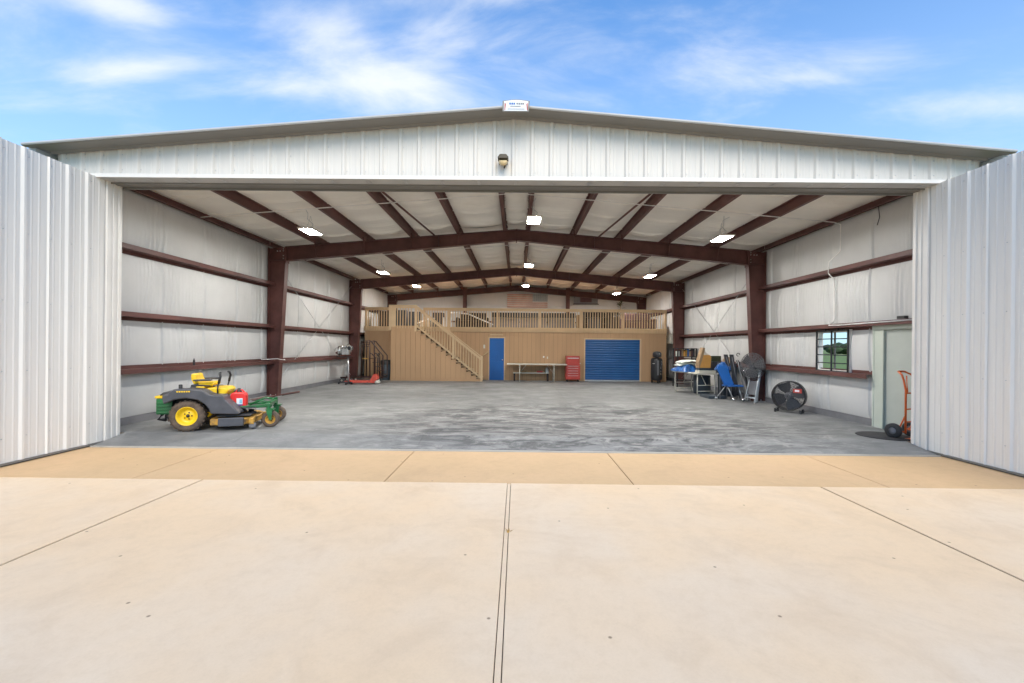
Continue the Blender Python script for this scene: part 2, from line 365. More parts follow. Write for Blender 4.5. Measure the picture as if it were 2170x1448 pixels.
RIB0 = -.04; RS = .3048
def rib_profile(x0, x1, h=.032, phase=RIB0, minor=True):
    """list of (x, proud) of a ribbed sheet from x0 to x1"""
    pts = [(x0, 0)]; k = math.ceil((x0 - phase) / RS - .2)
    while phase + k * RS < x1 - .01:
        c = phase + k * RS
        for d, a in ((-.042, 0), (-.016, h), (.016, h), (.042, 0)):
            if x0 < c + d < x1: pts.append((c + d, a))
        if minor:
            for mm in (RS / 3, RS * 2 / 3):
                for d, a in ((-.018, 0), (-.006, .005), (.006, .005), (.018, 0)):
                    if x0 < c + mm + d < x1: pts.append((c + mm + d, a))
        k += 1
    pts.append((x1, 0)); return pts
# gable sheets above the door, one per 0.914 m sheet
x = -7.42 + .0
k = 0; edges = [-7.42]
e = RIB0 - RS / 2 - 8 * .9144
while e < 7.42:
    if e > -7.3: edges.append(e)
    e += .9144
edges.append(7.42)
for a, b_ in zip(edges[:-1], edges[1:]):
    m = MB(); pr = rib_profile(a + .001, b_ - .001)
    vs = []; n = len(pr)
    for px, pp in pr: vs.append((px, YF - pp, 4.25))
    for px, pp in pr: vs.append((px, YF - pp, roofz(px) - .012))
    for px, pp in pr: vs.append((px, YF + .02, roofz(px) - .012))
    for px, pp in pr: vs.append((px, YF + .02, 4.25))
    m.add(vs, [(r_ * n + i, r_ * n + i + 1, ((r_ + 1) % 4) * n + i + 1, ((r_ + 1) % 4) * n + i) for r_ in range(4) for i in range(n - 1)])
    o = m.build('wall_panel', WHITE, H)
    s = MB()
    for c in [q for q, p in pr if p > .03][::2]:
        for zz in (4.36, 4.75 if roofz(c) > 4.95 else 4.6, roofz(c) - .09):
            for dx_ in (.05,):
                s.obox((c + .016 + dx_, YF - .006, zz), (.009, .01, .009))
    if s.v: s.build('screws', GALV, o, kind='stuff')
# head trim, soffit and door track
MB().box(-7.0, 7.0, YF - .045, YF - .04 + .003, 4.225, 4.285).build('head_trim', TRIM, H)
MB().prism([(YF - .037, 4.228), (YF + .2, 4.228), (YF + .2, 4.236), (YF - .037, 4.236)], -6.99, 6.99, 'x').build('header_soffit', TAUPEL, H)
MB().prism([(YF + .2, 4.245), (YF + .2, 4.205), (YF + .22, 4.205), (YF + .22, 4.22), (YF + .42, 4.22), (YF + .42, 4.19), (YF + .45, 4.19), (YF + .45, 4.245)], -6.95, 6.95, 'x').build('door_track', TAUPE, H)
for i in range(23): MB().obox((-6.6 + i * .6, YF + .1, 4.224), (.05, .16, .006)).build('track_bracket', GALV, H)
# header insulation seen from within
m = MB().prism([(-7.3, 4.25), (7.3, 4.25), (7.3, roofz(7.3) - .03), (0, roofz(0) - .03), (-7.3, roofz(7.3) - .03)], YF + .46, YF + .47); m.build('header_back_sheet', VINYL, H)
# rake trim: pale lip, dark sculpted underside
for s_ in (-1, 1):
    m = MB(); zt = [5.275, 5.275 - .083 * 7.66]
    def ln(yy, dz): return [(0, yy, 5.275 + dz), (s_ * 7.66, yy, zt[1] + dz)]
    prof = [(6.90, 0), (6.885, -.012), (6.885, -.032), (6.90, -.046), (6.935, -.03), (6.94, -.005)]
    vs = [p for q in prof for p in ln(*q)]; n = len(prof)
    m.add(vs, [(2 * i, 2 * i + 1, 2 * ((i + 1) % n) + 1, 2 * ((i + 1) % n)) for i in range(n)] + [tuple(range(1, 2 * n, 2)), tuple(range(0, 2 * n, 2))])
    m.build('rake_lip', TAUPEL, H)
    m = MB(); prof = [(6.905, -.047), (6.93, -.055), (7.16, -.045), (7.186, -.075), (7.196, -.075), (7.196, -.02), (6.905, -.012)]
    vs = []
    for yy, dz in prof: vs += [(0, yy, 5.275 + dz), (s_ * (7.66 if yy < 7.0 else 7.5), yy, 5.275 - .083 * (7.66 if yy < 7 else 7.5) + dz)]
    n = len(prof); m.add(vs, [(2 * i, 2 * i + 1, 2 * ((i + 1) % n) + 1, 2 * ((i + 1) % n)) for i in range(n)] + [tuple(range(1, 2 * n, 2))])
    m.build('rake_soffit', TAUPE, H)
    # roof sheet, gutter, side wall sheet
    m = MB().prism([(0, 5.262), (s_ * 7.62, 5.262 - .083 * 7.62), (s_ * 7.62, 5.24 - .083 * 7.62), (0, 5.24)], 6.95, YB + .3); m.build('roof', ROOFM, H)
    m = MB().box(min(s_ * 7.55, s_ * 7.66), max(s_ * 7.55, s_ * 7.66), 7.0, YB + .2, 4.50, 4.60); m.build('gutter', TAUPEL, H)
# outer side walls (the right one leaves the window open)
WY0, WY1, WZ0, WZ1 = 9.84, 10.80, 1.09, 1.95
MB().box(-7.5, -7.46, 7.3, YB + .05, -.2, 4.62).build('side_wall_sheet', WHITE, H)
m = MB(); m.box(7.46, 7.5, 7.3, WY0, -.2, 4.62); m.box(7.46, 7.5, WY1 + .16, YB + .05, -.2, 4.62); m.box(7.46, 7.5, WY0, WY1 + .16, -.2, WZ0); m.box(7.46, 7.5, WY0, WY1 + .16, WZ1, 4.62)
m.build('side_wall_sheet', WHITE, H)
MB().prism([(-7.46, -.2), (7.46, -.2), (7.46, 4.6), (0, 5.22), (-7.46, 4.6)], YB + .06, YB + .1).build('rear_wall_sheet', WHITE, H)

# columns
def column(s_, Y, zt, xi0=7.02, xi1=6.82):
    m = MB()
    P = lambda x: s_ * x
    m.prism([(P(7.30), 0), (P(xi0), 0), (P(xi1), 4.02), (P(xi1), zt), (P(7.30), zt - .04)], Y - .006, Y + .006)
    m.box(min(P(7.30), P(7.318)), max(P(7.30), P(7.318)), Y - .1, Y + .1, 0, zt - .03)
    m.prism([(P(xi0), 0), (P(xi0 - .018), 0), (P(xi1 - .018), 4.02), (P(xi1), 4.02)], Y - .1, Y + .1)
    m.box(min(P(xi1 - .018), P(xi1 + .002)), max(P(xi1 - .018), P(xi1 + .002)), Y - .1, Y + .1, 4.02, zt)
    m.prism([(P(xi1), 4.03), (P(xi1), 4.045), (P(7.30), 4.045), (P(7.30), 4.03)], Y - .09, Y + .09)
    o = m.build('column', RED, H)
    b = MB(); b.box(min(P(6.98), P(7.34)), max(P(6.98), P(7.34)), Y - .13, Y + .13, 0, .016)
    for dx_ in (7.07, 7.22):
        for dy_ in (-.06, .06): b.tube([(P(dx_), Y + dy_, .012), (P(dx_), Y + dy_, .07)], .012, 6)
    b.build('base_plate', GALV if Y < 14 else RED, o)
    b = MB()
    for zz in (4.08, 4.16, 4.3, 4.36): b.tube([(P(6.86), Y - .1 - .012, zz), (P(6.86), Y - .09, zz)], .014, 6)
    for dx_ in (7.0, 7.08): b.tube([(P(dx_), Y - .03, 4.31), (P(dx_), Y - .003, 4.31)], .018, 6)
    b.build('bolts', GALV, o)
for s_ in (-1, 1):
    for Y, zt in ((7.60, 4.22), (F1, 4.43), (F2, 4.43), (F3, 4.43)): column(s_, Y, zt)
def rafter(s_, Y, kb=4.03, ab=4.69, dark=RED):
    m = MB(); X = s_ * 6.80
    zb = lambda x: ab - (ab - kb) * abs(x) / 6.8
    m.prism([(0, ab), (X, kb), (X, raft(6.8) - .01), (0, raft(0) - .01)], Y - .005, Y + .005)
    m.prism([(0, ab), (X, kb), (X, kb - .014), (0, ab - .014)], Y - .09, Y + .09)
    m.prism([(0, raft(0)), (X, raft(6.8)), (X, raft(6.8) - .014), (0, raft(0) - .014)], Y - .09, Y + .09)
    m.box(min(X, X - s_ * .018), max(X, X - s_ * .018), Y - .1, Y + .1, kb - .08, raft(6.8) - .015)
    m.box(min(0, s_ * .016), max(0, s_ * .016), Y - .1, Y + .1, ab - .05, 5.0)
    for xx in (2.3, 4.5): m.box(s_ * xx - .005, s_ * xx + .005, Y - .08, Y + .08, zb(xx), raft(xx) - .01)
    return m.build('rafter', dark, H)
PX = [.33, 1.70, 3.07, 4.45, 5.86]
for s_ in (-1, 1):
    for Y in (F1, F2): rafter(s_, Y)
    rafter(s_, F3, 4.1, 4.72)
    rafter(s_, 7.60, 4.3, 4.75)
    # eave strut and purlins, one run per bay
    for (ya, yb) in ((7.75, F1 - .02), (F1 + .02, F2 - .02), (F2 + .02, F3)):
        m = MB(); X = s_ * 7.32
        m.box(min(X, X - s_ * .012), max(X, X - s_ * .012), ya, yb, 4.445, 4.60)
        m.prism([(X, 4.445), (X - s_ * .10, 4.435), (X - s_ * .10, 4.447), (X, 4.457)], ya, yb)
        m.prism([(X, 4.615), (X - s_ * .10, 4.625), (X - s_ * .10, 4.61), (X, 4.60)], ya, yb)
        m.box(min(X - s_ * .1, X - s_ * .11), max(X - s_ * .1, X - s_ * .11), ya, yb, 4.435, 4.46)
        m.build('eave_strut', RED, H)
        for px in PX:
            x_ = s_ * px; zb_, zt_ = raft(px) + .002, roofz(px) - .03
            m = MB(); t = .006
            m.box(x_ - t, x_ + t, ya - .01, yb + .01, zb_, zt_)
            m.prism([(x_, zb_), (x_ + s_ * .062, zb_ - .004), (x_ + s_ * .074, zb_ + .014), (x_ + s_ * .066, zb_ + .016), (x_ + s_ * .058, zb_ + .006), (x_, zb_ + .008)], ya, yb)
            m.prism([(x_, zt_), (x_ - s_ * .062, zt_), (x_ - s_ * .062, zt_ - .008), (x_, zt_ - .008)], ya, yb)
            m.build('purlin', RED, H)
    for Y in (F1, F2):
        for px in PX[1:] if Y == F1 else PX[1::2]:
            zb = 4.69 - (.66) * px / 6.8
            MB().tube([(s_ * (px - .06), Y - .42, raft(px) + .03), (s_ * (px + .02), Y - .09, zb - .005)], .016, 4, smooth=False).build('flange_brace', RED, H)
    # slanting angle brace between the front header and the first rafter
    MB().tube([(s_ * 3.02, 7.8, 4.80), (s_ * 2.42, F1 - .1, 4.80)], .032, 4, smooth=False).build('roof_brace', RED, H)
# girts
for s_ in (-1, 1):
    for bay, (ya, yb) in enumerate(((7.86, F1 - .03), (F1 + .03, F2 - .03), (F2 + .03, F3))):
        for zi, z in enumerate((3.29, 2.04, 1.05)):
            if bay == 2 and zi == 2: continue
            y0 = ya
            m = MB(); xo, xi = s_ * 7.34, s_ * 7.14
            if s_ > 0 and bay == 0 and z == 1.05: y0 = 9.13
            d = 1 if z > 1.5 else -1
            m.box(min(xo, xi), max(xo, xi), y0, yb, z - .004, z + .004)
            m.box(min(xi, xi - s_ * .008), max(xi, xi - s_ * .008), y0, yb, min(z - .004, z + d * .085), max(z + .004, z + d * .085))
            m.box(min(xi, xi + s_ * .02), max(xi, xi + s_ * .02), y0, yb, z + d * .080, z + d * .086)
            m.box(min(xo, xo - s_ * .006), max(xo, xo - s_ * .006), y0, yb, min(z, z - d * .07), max(z, z - d * .07))
            o = m.build('girt', RED, H)
            if bay < 2:
                b = MB(); b.box(min(s_ * 7.29, s_ * 7.12), max(s_ * 7.29, s_ * 7.12), yb - .02, yb + .02, z - .05, z + .012)
                b.build('girt_clip', RED, o)

# wall insulation
def wrinkles(seed, y0, y1):
    q = random.Random(seed); cs = []
    for _ in range(int((y1 - y0) / 1.1) + 2):
        cs.append((q.uniform(y0, y1), q.uniform(.12, .35), q.uniform(38, 80), q.uniform(0, 6), q.uniform(.003, .0085), q.uniform(.3, 1.0), q.choice((0, 1))))
    return cs
def wall_insul(s_, y0, y1, z0, z1, seed, hole=None):
    q = random.Random(seed); seams = [y0 + .55 + k * 1.22 + q.uniform(-.04, .04) for k in range(int((y1 - y0) / 1.22) + 1)]
    cs = wrinkles(seed, y0, y1); ny = max(20, int((y1 - y0) / .018)); nz = 10
    ph = q.uniform(0, 6)
    def fn(u_, v_):
        y = y0 + (y1 - y0) * u_; z = z0 + (z1 - z0) * v_
        en = max(0, min(1, (y - y0) / .2, (y1 - y) / .2)); ev = min(1, v_ * 9, (1 - v_) * 9) * en
        d = .045 * (max(0, sin(pi * v_)) ** .55) * (1 + .18 * sin(y * 1.7 + ph) + .1 * sin(y * 4.1 + ph * 2)) * en
        for sm in seams:
            e_ = abs(y - sm - .012 * sin(z * 5 + ph)); d += ev * (.05 * exp(-(e_ / .020) ** 2) - .016 * exp(-(e_ / .09) ** 2))
        for c, w, fr, p, a, dec, top in cs:
            g_ = exp(-((y - c) / w) ** 2); vv = v_ if not top else 1 - v_
            d += 2.3 * ev * a * g_ * sin(fr * y + p + 1.5 * v_) * (1 - .7 * vv * dec)
        return (s_ * (7.355 - d), y, z)
    m = MB(); m.grid(ny, nz, fn, skip=hole)
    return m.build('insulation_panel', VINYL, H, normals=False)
zr = [(.14, 1.045), (1.055, 2.035), (2.045, 3.285), (3.295, 4.44)]
sd_ = 10
for s_ in (-1, 1):
    for (ya, yb) in ((7.5, F1 - .01), (F1 + .01, F2 - .01), (F2 + .01, F3 + .1)):
        for (za, zb) in zr:
            sd_ += 1; hole = None
            if s_ > 0 and ya < 8 and za in (.14, 1.055):
                def hole(p): return (p[1] < 9.06) or (WY0 - .02 < p[1] < WY1 + .02 and WZ0 - .0 < p[2] < WZ1 + .0)
            wall_insul(s_, ya, yb, za, zb, sd_, hole)
    MB().prism([(s_ * 7.345, .14), (s_ * 7.33, .14), (s_ * 7.31, .0), (s_ * 7.345, .0)], 7.5 if s_ < 0 else 9.1, F3).build('base_trim', GREYP, H)
# rear wall insulation
def rear(z0, fz1, x0, x1, seed):
    q = random.Random(seed); ph = q.uniform(0, 6)
    def fn(u_, v_):
        x = x0 + (x1 - x0) * u_; z = z0 + (fz1(x) - z0) * v_
        d = .05 * max(0, sin(pi * v_)) ** .6 + .012 * exp(-((((x + ph) % 1.22) - .6) / .02) ** 2) + .003 * sin(40 * x + ph)
        return (x, YB - d, z)
    m = MB(); m.grid(int((x1 - x0) / .05), 6, fn); m.build('insulation_panel', VINYL, H, normals=False)
for xa, xb, sdd in ((-7.35, -2.9, 1), (-2.9, 2.9, 2), (2.9, 7.35, 3)):
    rear(2.3, lambda x: 3.9, xa, xb, sdd); rear(3.9, lambda x: roofz(x) - .05, xa, xb, sdd + 5)
for xx in (-2.93, 2.88):
    m = MB(); m.box(xx - .1, xx + .1, F3 - .2, F3 - .185, 0, 4.85); m.box(xx - .006, xx + .006, F3 - .19, F3 + .05, 0, 4.85); m.box(xx - .1, xx + .1, F3 + .03, F3 + .045, 0, 4.85); m.build('end_column', RED, H)
for z in (2.9,):
    MB().box(-7.2, 7.2, F3 + .0, F3 + .15, z, z + .07).build('end_girt', RED, H)
# roof insulation between the purlins
def roof_insul(xa, xb, ya, yb, seed):
    q = random.Random(seed); seams = [ya + .5 + 1.22 * k + q.uniform(-.05, .05) for k in range(int((yb - ya) / 1.22) + 1)]
    cs = wrinkles(seed, ya, yb); ph = q.uniform(0, 6)
    def fn(u_, v_):
        y = ya + (yb - ya) * u_; x = xa + (xb - xa) * v_
        e = max(0, sin(pi * v_))
        d = .06 * e ** .8 * (1 + .25 * sin(y * 1.9 + ph) + .12 * sin(y * 5.3 + 2 * ph))
        for sm in seams:
            t = y - sm - .05 * (e - .5); d += e * (.07 * exp(-(t / .024) ** 2) - .04 * exp(-((t - .08) / .06) ** 2))
        for c, w, fr, p, a, dec, top in cs:
            vv = v_ if top else 1 - v_
            d += 4 * e * a * exp(-((y - c) / w) ** 2) * sin(fr * .8 * y + p + 2 * v_) * (1 - .5 * vv)
        return (x, y, roofz(x) - .028 - d)
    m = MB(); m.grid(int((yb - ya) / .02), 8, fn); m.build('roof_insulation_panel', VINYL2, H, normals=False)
xs = [-7.34] + [-p for p in PX[::-1]] + PX + [7.34]
for bi, (ya, yb) in enumerate(((7.5, F1), (F1, F2), (F2, YB))):
    for k in range(len(xs) - 1): roof_insul(xs[k], xs[k + 1], ya, yb, 100 + bi * 20 + k)
# bracing rods in the middle bay
for s_ in (-1, 1):
    for a, b in (((F1 + .1, .25), (F2 - .1, 4.1)), ((F1 + .1, 4.1), (F2 - .1, .25))):
        MB().tube([(s_ * 7.24, a[0], a[1]), (s_ * 7.24, b[0], b[1])], .011, 5).build('bracing_rod', GALV, H)
    for Y0, Y1 in ((F1, F2),):
        for a, b in (((s_ * .4, Y0 + .1), (s_ * 6.9, Y1 - .1)),):
            pass
# conduits across the roof and down the right wall
for Y in (10.05, 15.1, 23.8):
    m = MB(); m.tube([(-7.1, Y, raft(7.1) - .02)] + [(-p, Y, raft(p) - .016) for p in PX[::-1]] + [(0, Y, raft(0) - .005)] + [(p, Y, raft(p) - .016) for p in PX] + [(7.1, Y, raft(7.1) - .02)], .011, 6)
    m.build('roof_conduit', CONDUIT, H)
m = MB(); m.tube([(7.1, 10.05, raft(7.1) - .02), (7.24, 10.05, 4.35), (7.24, 10.05, 3.75), (7.13, 10.25, 3.55), (7.12, 10.25, 3.42), (7.12, 10.25, 3.28)], .010, 6)
m.tube([(7.12, 10.25, 3.28), (7.25, 10.25, 3.15), (7.26, 10.25, 2.22), (7.12, 10.22, 2.10), (7.12, 9.9, 2.09), (7.12, 8.0, 2.10)], .012, 6)
m.build('wall_conduit', CONDUIT, H)
MB().tube([(7.24, 9.0, 4.42), (7.25, 8.98, 4.2), (7.235, 9.02, 4.05)], .008, 6).build('wall_cable', DARK, H)
MB().tube([(-7.2, 19.95, 4.5), (-7.2, 19.95, 2.6)], .02, 6).build('wall_conduit', CONDUIT, H)
MB().tube([(-7.13, F1 - .7, 1.11), (-7.0, F1 - .11, 1.12), (-6.9, F1 - .11, 1.10), (-6.88, F1 + .1, 1.08), (-7.13, F1 + .5, 1.09)], .010, 6).build('wall_cable', CONDUIT, H)

# window with security bars
wy, wz = (WY0 + WY1) / 2, (WZ0 + WZ1) / 2
m = MB(); X0, X1 = 7.285, 7.36
for y0, y1, z0, z1 in ((WY0 - .05, WY0, WZ0 - .05, WZ1 + .05), (WY1, WY1 + .05, WZ0 - .05, WZ1 + .05), (WY0, WY1, WZ0 - .05, WZ0), (WY0, WY1, WZ1, WZ1 + .05)): m.box(X0, X1, y0, y1, z0, z1)
win = m.build('window', TRIM, H, bevel=.004)
MB().box(7.33, 7.335, WY0 + .002, WY1 - .002, WZ0 + .002, WZ1 - .002).build('pane', GLASS, win)
MB().box(7.32, 7.345, wy - .02, wy + .02, WZ0 + .003, WZ1 - .003).build('mullion', TAUPE, win)
m = MB(); a, b, c, d = WY0 - .03, WY1 + .03, WZ0 - .03, WZ1 + .03
for p in (((a, c), (b, c)), ((a, d), (b, d)), ((a, c), (a, d)), ((b, c), (b, d)), ((wy, c), (wy, d))): m.obox((7.255, (p[0][0] + p[1][0]) / 2, (p[0][1] + p[1][1]) / 2), (.025, max(.03, abs(p[1][0] - p[0][0]) + .03), max(.03, abs(p[1][1] - p[0][1]) + .03)))
for yy in (a + .3, b - .3):
    m.box(7.25, 7.27, yy - .012, yy + .012, c - .07, c); m.box(7.25, 7.27, yy - .012, yy + .012, d, d + .06)
bars = m.build('security_frame', BLACK, win)
for k in range(1, 5):
    zz = c + (d - c) * k / 5; MB().tube([(7.255, a, zz), (7.255, b, zz)], .013, 6).build('security_bar', BLACK, win)
# walk door in the right wall
m = MB(); m.box(7.26, 7.35, 8.87, 9.12, 0, 2.06); m.box(7.25, 7.262, 9.09, 9.13, 0, 2.07); m.box(7.25, 7.262, 8.86, 8.9, 0, 1.95); m.box(7.24, 7.35, 7.84, 9.13, 1.95, 2.07)
wd = m.build('walk_door_frame', SAGEL, H, bevel=.004)
m = MB().box(7.30, 7.34, 7.88, 8.868, .012, 1.945); wl = m.build('door_leaf', SAGE, wd, bevel=.004)
MB().box(7.335, 7.345, 7.5, 7.85, 0, 2.05).build('liner_sheet', SAGE, H)
solo('wall_box', MB().box(7.16, 7.24, 8.28, 8.45, 2.135, 2.19), BLACK, (7.2, 8.36, 2.135), 'small black device lying on the brown rail above the walk door', 'device', bevel=.006)
solo('spray_can', MB().lathe([(.022, 0), (.022, .1), (.01, .13), (.01, .15)], (-7.2, 10.02, 1.06), n=10), BLACK, (-7.2, 10.02, 1.06), 'small black canister standing on the left wall rail above the mower', 'canister')

# ------------------------------------------------------------------ hangar door leaves
def leaf(s_, label):
    Xf = s_ * 6.785; Y0, Y1 = 3.7, 7.645; ZB, ZT = -.075, 4.235
    T = thing('hangar_door', label, 'door', (s_ * 6.85, 5.7, AZ), group='folded leaves of the hangar door')
    ed = [Y0]; e = 7.37
    while e > Y0: e -= .9144
    e += .9144
    while e < 7.4: ed.append(e); e += .9144
    ed = [y for y in ed if y < 7.38] + ([7.38] if ed[-1] < 7.36 else [])
    for a, b in zip(ed[:-1], ed[1:]):
        pr = rib_profile(a + .001, b - .001, .026, 7.37 - 20 * RS, True); n = len(pr); vs = []
        for rows in ((ZB, 1), (ZT, 1), (ZT, 0), (ZB, 0)):
            for y, p in pr: vs.append(((Xf - s_ * p) if rows[1] else s_ * 6.80, y, rows[0]))
        m = MB(); m.add(vs, [(k_ * n + i, k_ * n + i + 1, ((k_ + 1) % 4) * n + i + 1, ((k_ + 1) % 4) * n + i) for k_ in range(4) for i in range(n - 1)])
        o = m.build('door_panel', DOORW, T)
        sc = MB()
        for y, p in pr:
            pass
        y = a + .06
        while y < b:
            for zz in (.25, 1.15, 2.1, 3.05, 4.12): sc.obox((Xf - s_ * .004, y, zz), (.01, .01, .01))
            y += RS
        sc.build('screws', GALV, o, kind='stuff')
    # frame box behind, end trim with folds, top cap, rubber
    MB().box(min(s_ * 6.80, s_ * 6.93), max(s_ * 6.80, s_ * 6.93), Y0, Y1, ZB, ZT).build('door_core', DOORW, T)
    m = MB(); pr = [(7.38, 0), (7.385, .03), (7.44, .03), (7.445, .012), (7.50, .012), (7.505, .026), (7.54, .026), (7.545, .01), (7.60, .01), (7.605, .03), (7.655, .03), (7.655, -.02), (7.38, -.02)]
    m.prism([(Xf - s_ * p, y) for y, p in pr], ZB, ZT + .003, 'z'); m.build('end_trim', TRIM, T)
    MB().box(min(s_ * 6.76, s_ * 6.94), max(s_ * 6.76, s_ * 6.94), Y1 + .011, Y1 + .02, ZB, ZT + .004).build('edge_cap', TRIM, T)
    MB().box(min(s_ * 6.755, s_ * 6.95), max(s_ * 6.755, s_ * 6.95), Y0, Y1 + .02, ZB - .028, ZB - .001).build('bottom_rail', TAUPE, T)
    MB().box(min(s_ * 6.79, s_ * 6.92), max(s_ * 6.79, s_ * 6.92), Y0, Y1 + .01, AZ + .001, ZB - .029).build('rubber_seal', RUBBER, T)
    return T
leaf(-1, 'white ribbed hangar door leaf folded back on the left of the opening')
leaf(1, 'white ribbed hangar door leaf folded back on the right of the opening')

# ------------------------------------------------------------------ lamp and sign on the gable
T = thing('wall_light', 'small bronze and amber floodlight on the white gable over the opening', 'lamp', (-.2, YF, 4.45))
MB().box(-.27, -.13, YF - .05, YF - .003, 4.48, 4.58).build('mounting_box', BRONZE, T, bevel=.01)
m = MB(); m.prism([(-.285, 4.515), (-.285, 4.54), (-.25, 4.585), (-.15, 4.585), (-.115, 4.54), (-.115, 4.515)], YF - .19, YF - .05); m.build('hood', BRONZE, T, bevel=.008)
m = MB(); rot = Matrix.Rotation(R(35), 3, 'X')
m.lathe([(.0, -.06), (.04, -.055), (.062, -.035), (.072, 0), (.06, .025)], (-.20, YF - .12, 4.492), 'z', 18, rot=rot.to_3x3()); m.build('lens', AMBG, T)
MB().tube([(-.17, YF - .08, 4.44), (-.18, YF - .05, 4.43), (-.18, YF - .01, 4.44)], .014, 8).build('sensor', BRONZE, T)
T = thing('gable_sign', 'small white arched builder plaque with blue lettering at the roof peak', 'sign', (0, 6.84, 5.13))
arch = [(-.20, 5.135), (.185, 5.135), (.20, 5.29)] + [(.20 - .40 * k / 10, 5.29 + .022 * sin(pi * k / 10)) for k in range(1, 10)] + [(-.20, 5.29)]
MB().prism([(x * 1.04, z + (.004 if z > 5.2 else -.003)) for x, z in arch], 6.835, 6.87).build('backing', TAUPE, T)
MB().prism([(x * .93, 5.14 + (z - 5.135) * .93) for x, z in arch], 6.829, 6.834).build('face', LBL, T)
m = MB()
for s_ in (-1, 1): m.prism([(s_ * .178, 5.15), (s_ * .165, 5.15), (s_ * .155, 5.245), (s_ * .175, 5.26)], 6.825, 6.8285)
m.build('red_border', REDT, T)
m = MB()
for i, (xa, wd_) in enumerate(((-.105, .026), (-.072, .026), (-.04, .024))): m.box(xa, xa + wd_, 6.825, 6.8285, 5.235, 5.262); 
m.build('lettering', BLUEC, T)
m = MB()
for i, xa in enumerate((.005, .036, .067, .096)): m.box(xa, xa + .022, 6.825, 6.8285, 5.236, 5.260)
m.box(-.09, .07, 6.825, 6.8285, 5.205, 5.214); m.box(-.13, .13, 6.825, 6.8285, 5.163, 5.170)
m.build('lettering', GREYP, T)

# ------------------------------------------------------------------ ceiling lights
def light(label):
    T = thing('ceiling_light', label, 'lamp', (0, 0, 0), 0, 'bright panel lights hanging from the roof', local=True)
    m = MB(); m.box(-.17, .17, -.3, .3, 0, .035); m.build('housing', IVORY, T, bevel=.006)
    MB().box(-.07, .07, -.1, .1, .036, .085).build('driver_box', IVORY, T, bevel=.006)
    MB().box(-.135, .135, -.262, .262, -.006, -.001).build('light_panel', LED, T)
    m = MB()
    for y in (-.2, .2): m.tube([(0, y, .04), (0, 0, .36)], .003, 4)
    m.build('hanger_wire', GALV, T)
    return T
L0 = None
for (x, Y, z, lab) in ((-4.78, 10.4, 4.17, 'panel light nearest the front on the left side of the hangar roof'), (.41, 10.4, 4.48, 'panel light nearest the front under the middle of the roof'), (4.76, 10.4, 4.09, 'panel light nearest the front on the right side of the hangar roof'),
                       (-4.83, 16.2, 4.17, 'left panel light hanging behind the first brown rafter'), (.44, 16.2, 4.47, 'middle panel light hanging behind the first brown rafter'), (4.82, 16.2, 4.13, 'right panel light hanging behind the first brown rafter'),
                       (-4.9, 21.9, 4.45, 'left panel light hanging above the mezzanine deck'), (.44, 22, 4.53, 'middle panel light hanging above the mezzanine deck'), (4.9, 22, 4.19, 'right panel light hanging above the mezzanine deck')):
    if L0 is None: L0 = T = light(lab); T.location = (x, Y, z)
    else: T = dup(L0, (x, Y, z), 0, lab)
    zt = raft(abs(x)) - z
    if x < 0 and Y < 20: pts = [(0, 0, .08), (.08, -.05, .16), (-.05, -.05, .28), (-.02, -.1, .4), (.03, -.3, zt - .02)]
    elif x > 2: pts = [(0, 0, .08), (-.05, 0, .2), (.04, 0, .3), (0, -.1, zt - .02)]
    else: pts = [(0, 0, .08), (0, -.0, zt - .02)]
    c = MB().tube(pts, .007, 5); c.build('power_cord', GALV, T)

# ------------------------------------------------------------------ mezzanine room
YW, YSW = 20.6, 19.7; DK = 2.42
T = thing('mezzanine_room', 'tan sided room across the back of the hangar with a railed deck on top', 'room', (0, YW, 0))
xs_ = [-6.95, -5.5, -4.3, -3.1, -2.0, -1.25]
def siding(x0, x1, z0, z1, y, name='siding_board', w=.203, parent=T, top=None, th=.02):
    """vertical boards with grooves between them"""
    n = max(1, round((x1 - x0) / w)); w = (x1 - x0) / n
    for i in range(n):
        a, b = x0 + i * w + .004, x0 + (i + 1) * w - .004
        m = MB()
        if top:
            pts = top(a, b); m.prism([(a, z0), (b, z0)] + pts, y - th, y)
        else: m.box(a, b, y - th, y, z0, z1)
        m.build(name, TAN, parent)
MB().box(-6.95, 6.87, YW + .001, YW + .1, 0, DK - .2).build('wall', TAND, T)
for a, b, z0 in ((-6.95, -1.27, 0), (-1.27, -.50, 1.98), (-.50, 3.12, 0), (3.12, 5.73, 1.96), (5.73, 6.87, 0)): siding(a, b, z0, DK - .2, YW)
m = MB(); m.box(-6.97, -6.95, YW, YB - .1, 0, DK - .2); m.box(6.87, 6.89, YW, YB - .1, 0, DK - .2); m.build('side_wall', TAN, T)
MB().box(-7.0, 6.9, YW - .03, YB - .1, DK - .2, DK - .02).build('deck', TAN, T)
MB().box(-7.0, 6.9, YW - .045, YW - .031, DK - .215, DK + .0).build('rim_board', TANR, T)
m = MB(); m.box(-1.27, -1.22, YW - .04, YW, 0, 1.98); m.box(-.55, -.50, YW - .04, YW, 0, 1.98); m.box(-1.22, -.55, YW - .04, YW, 1.925, 1.98); m.build('door_casing', TANR, T)
m = MB(); m.box(-1.22, -.55, YW - .03, YW - .002, .005, 1.925); d = m.build('door', BLUE, T)
for (xa, xb, za, zb) in ((-1.16, -.91, 1.0, 1.78), (-.86, -.61, 1.0, 1.78), (-1.16, -.91, .14, .86), (-.86, -.61, .14, .86)):
    m = MB(); m.box(xa, xb, YW - .046, YW - .031, za, zb); m.build('raised_panel', BLUE, d, bevel=.006)
MB().lathe([(.0, -.05), (.028, -.045), (.028, -.02), (.012, -.015), (.012, 0)], (-.62, YW - .03, .93), 'y', 12).build('knob', CHROME, d)
MB().box(-1.2, -.6, YW - .05, YW - .03, 2.06, 2.10).build('door_head_light', TANR, T)
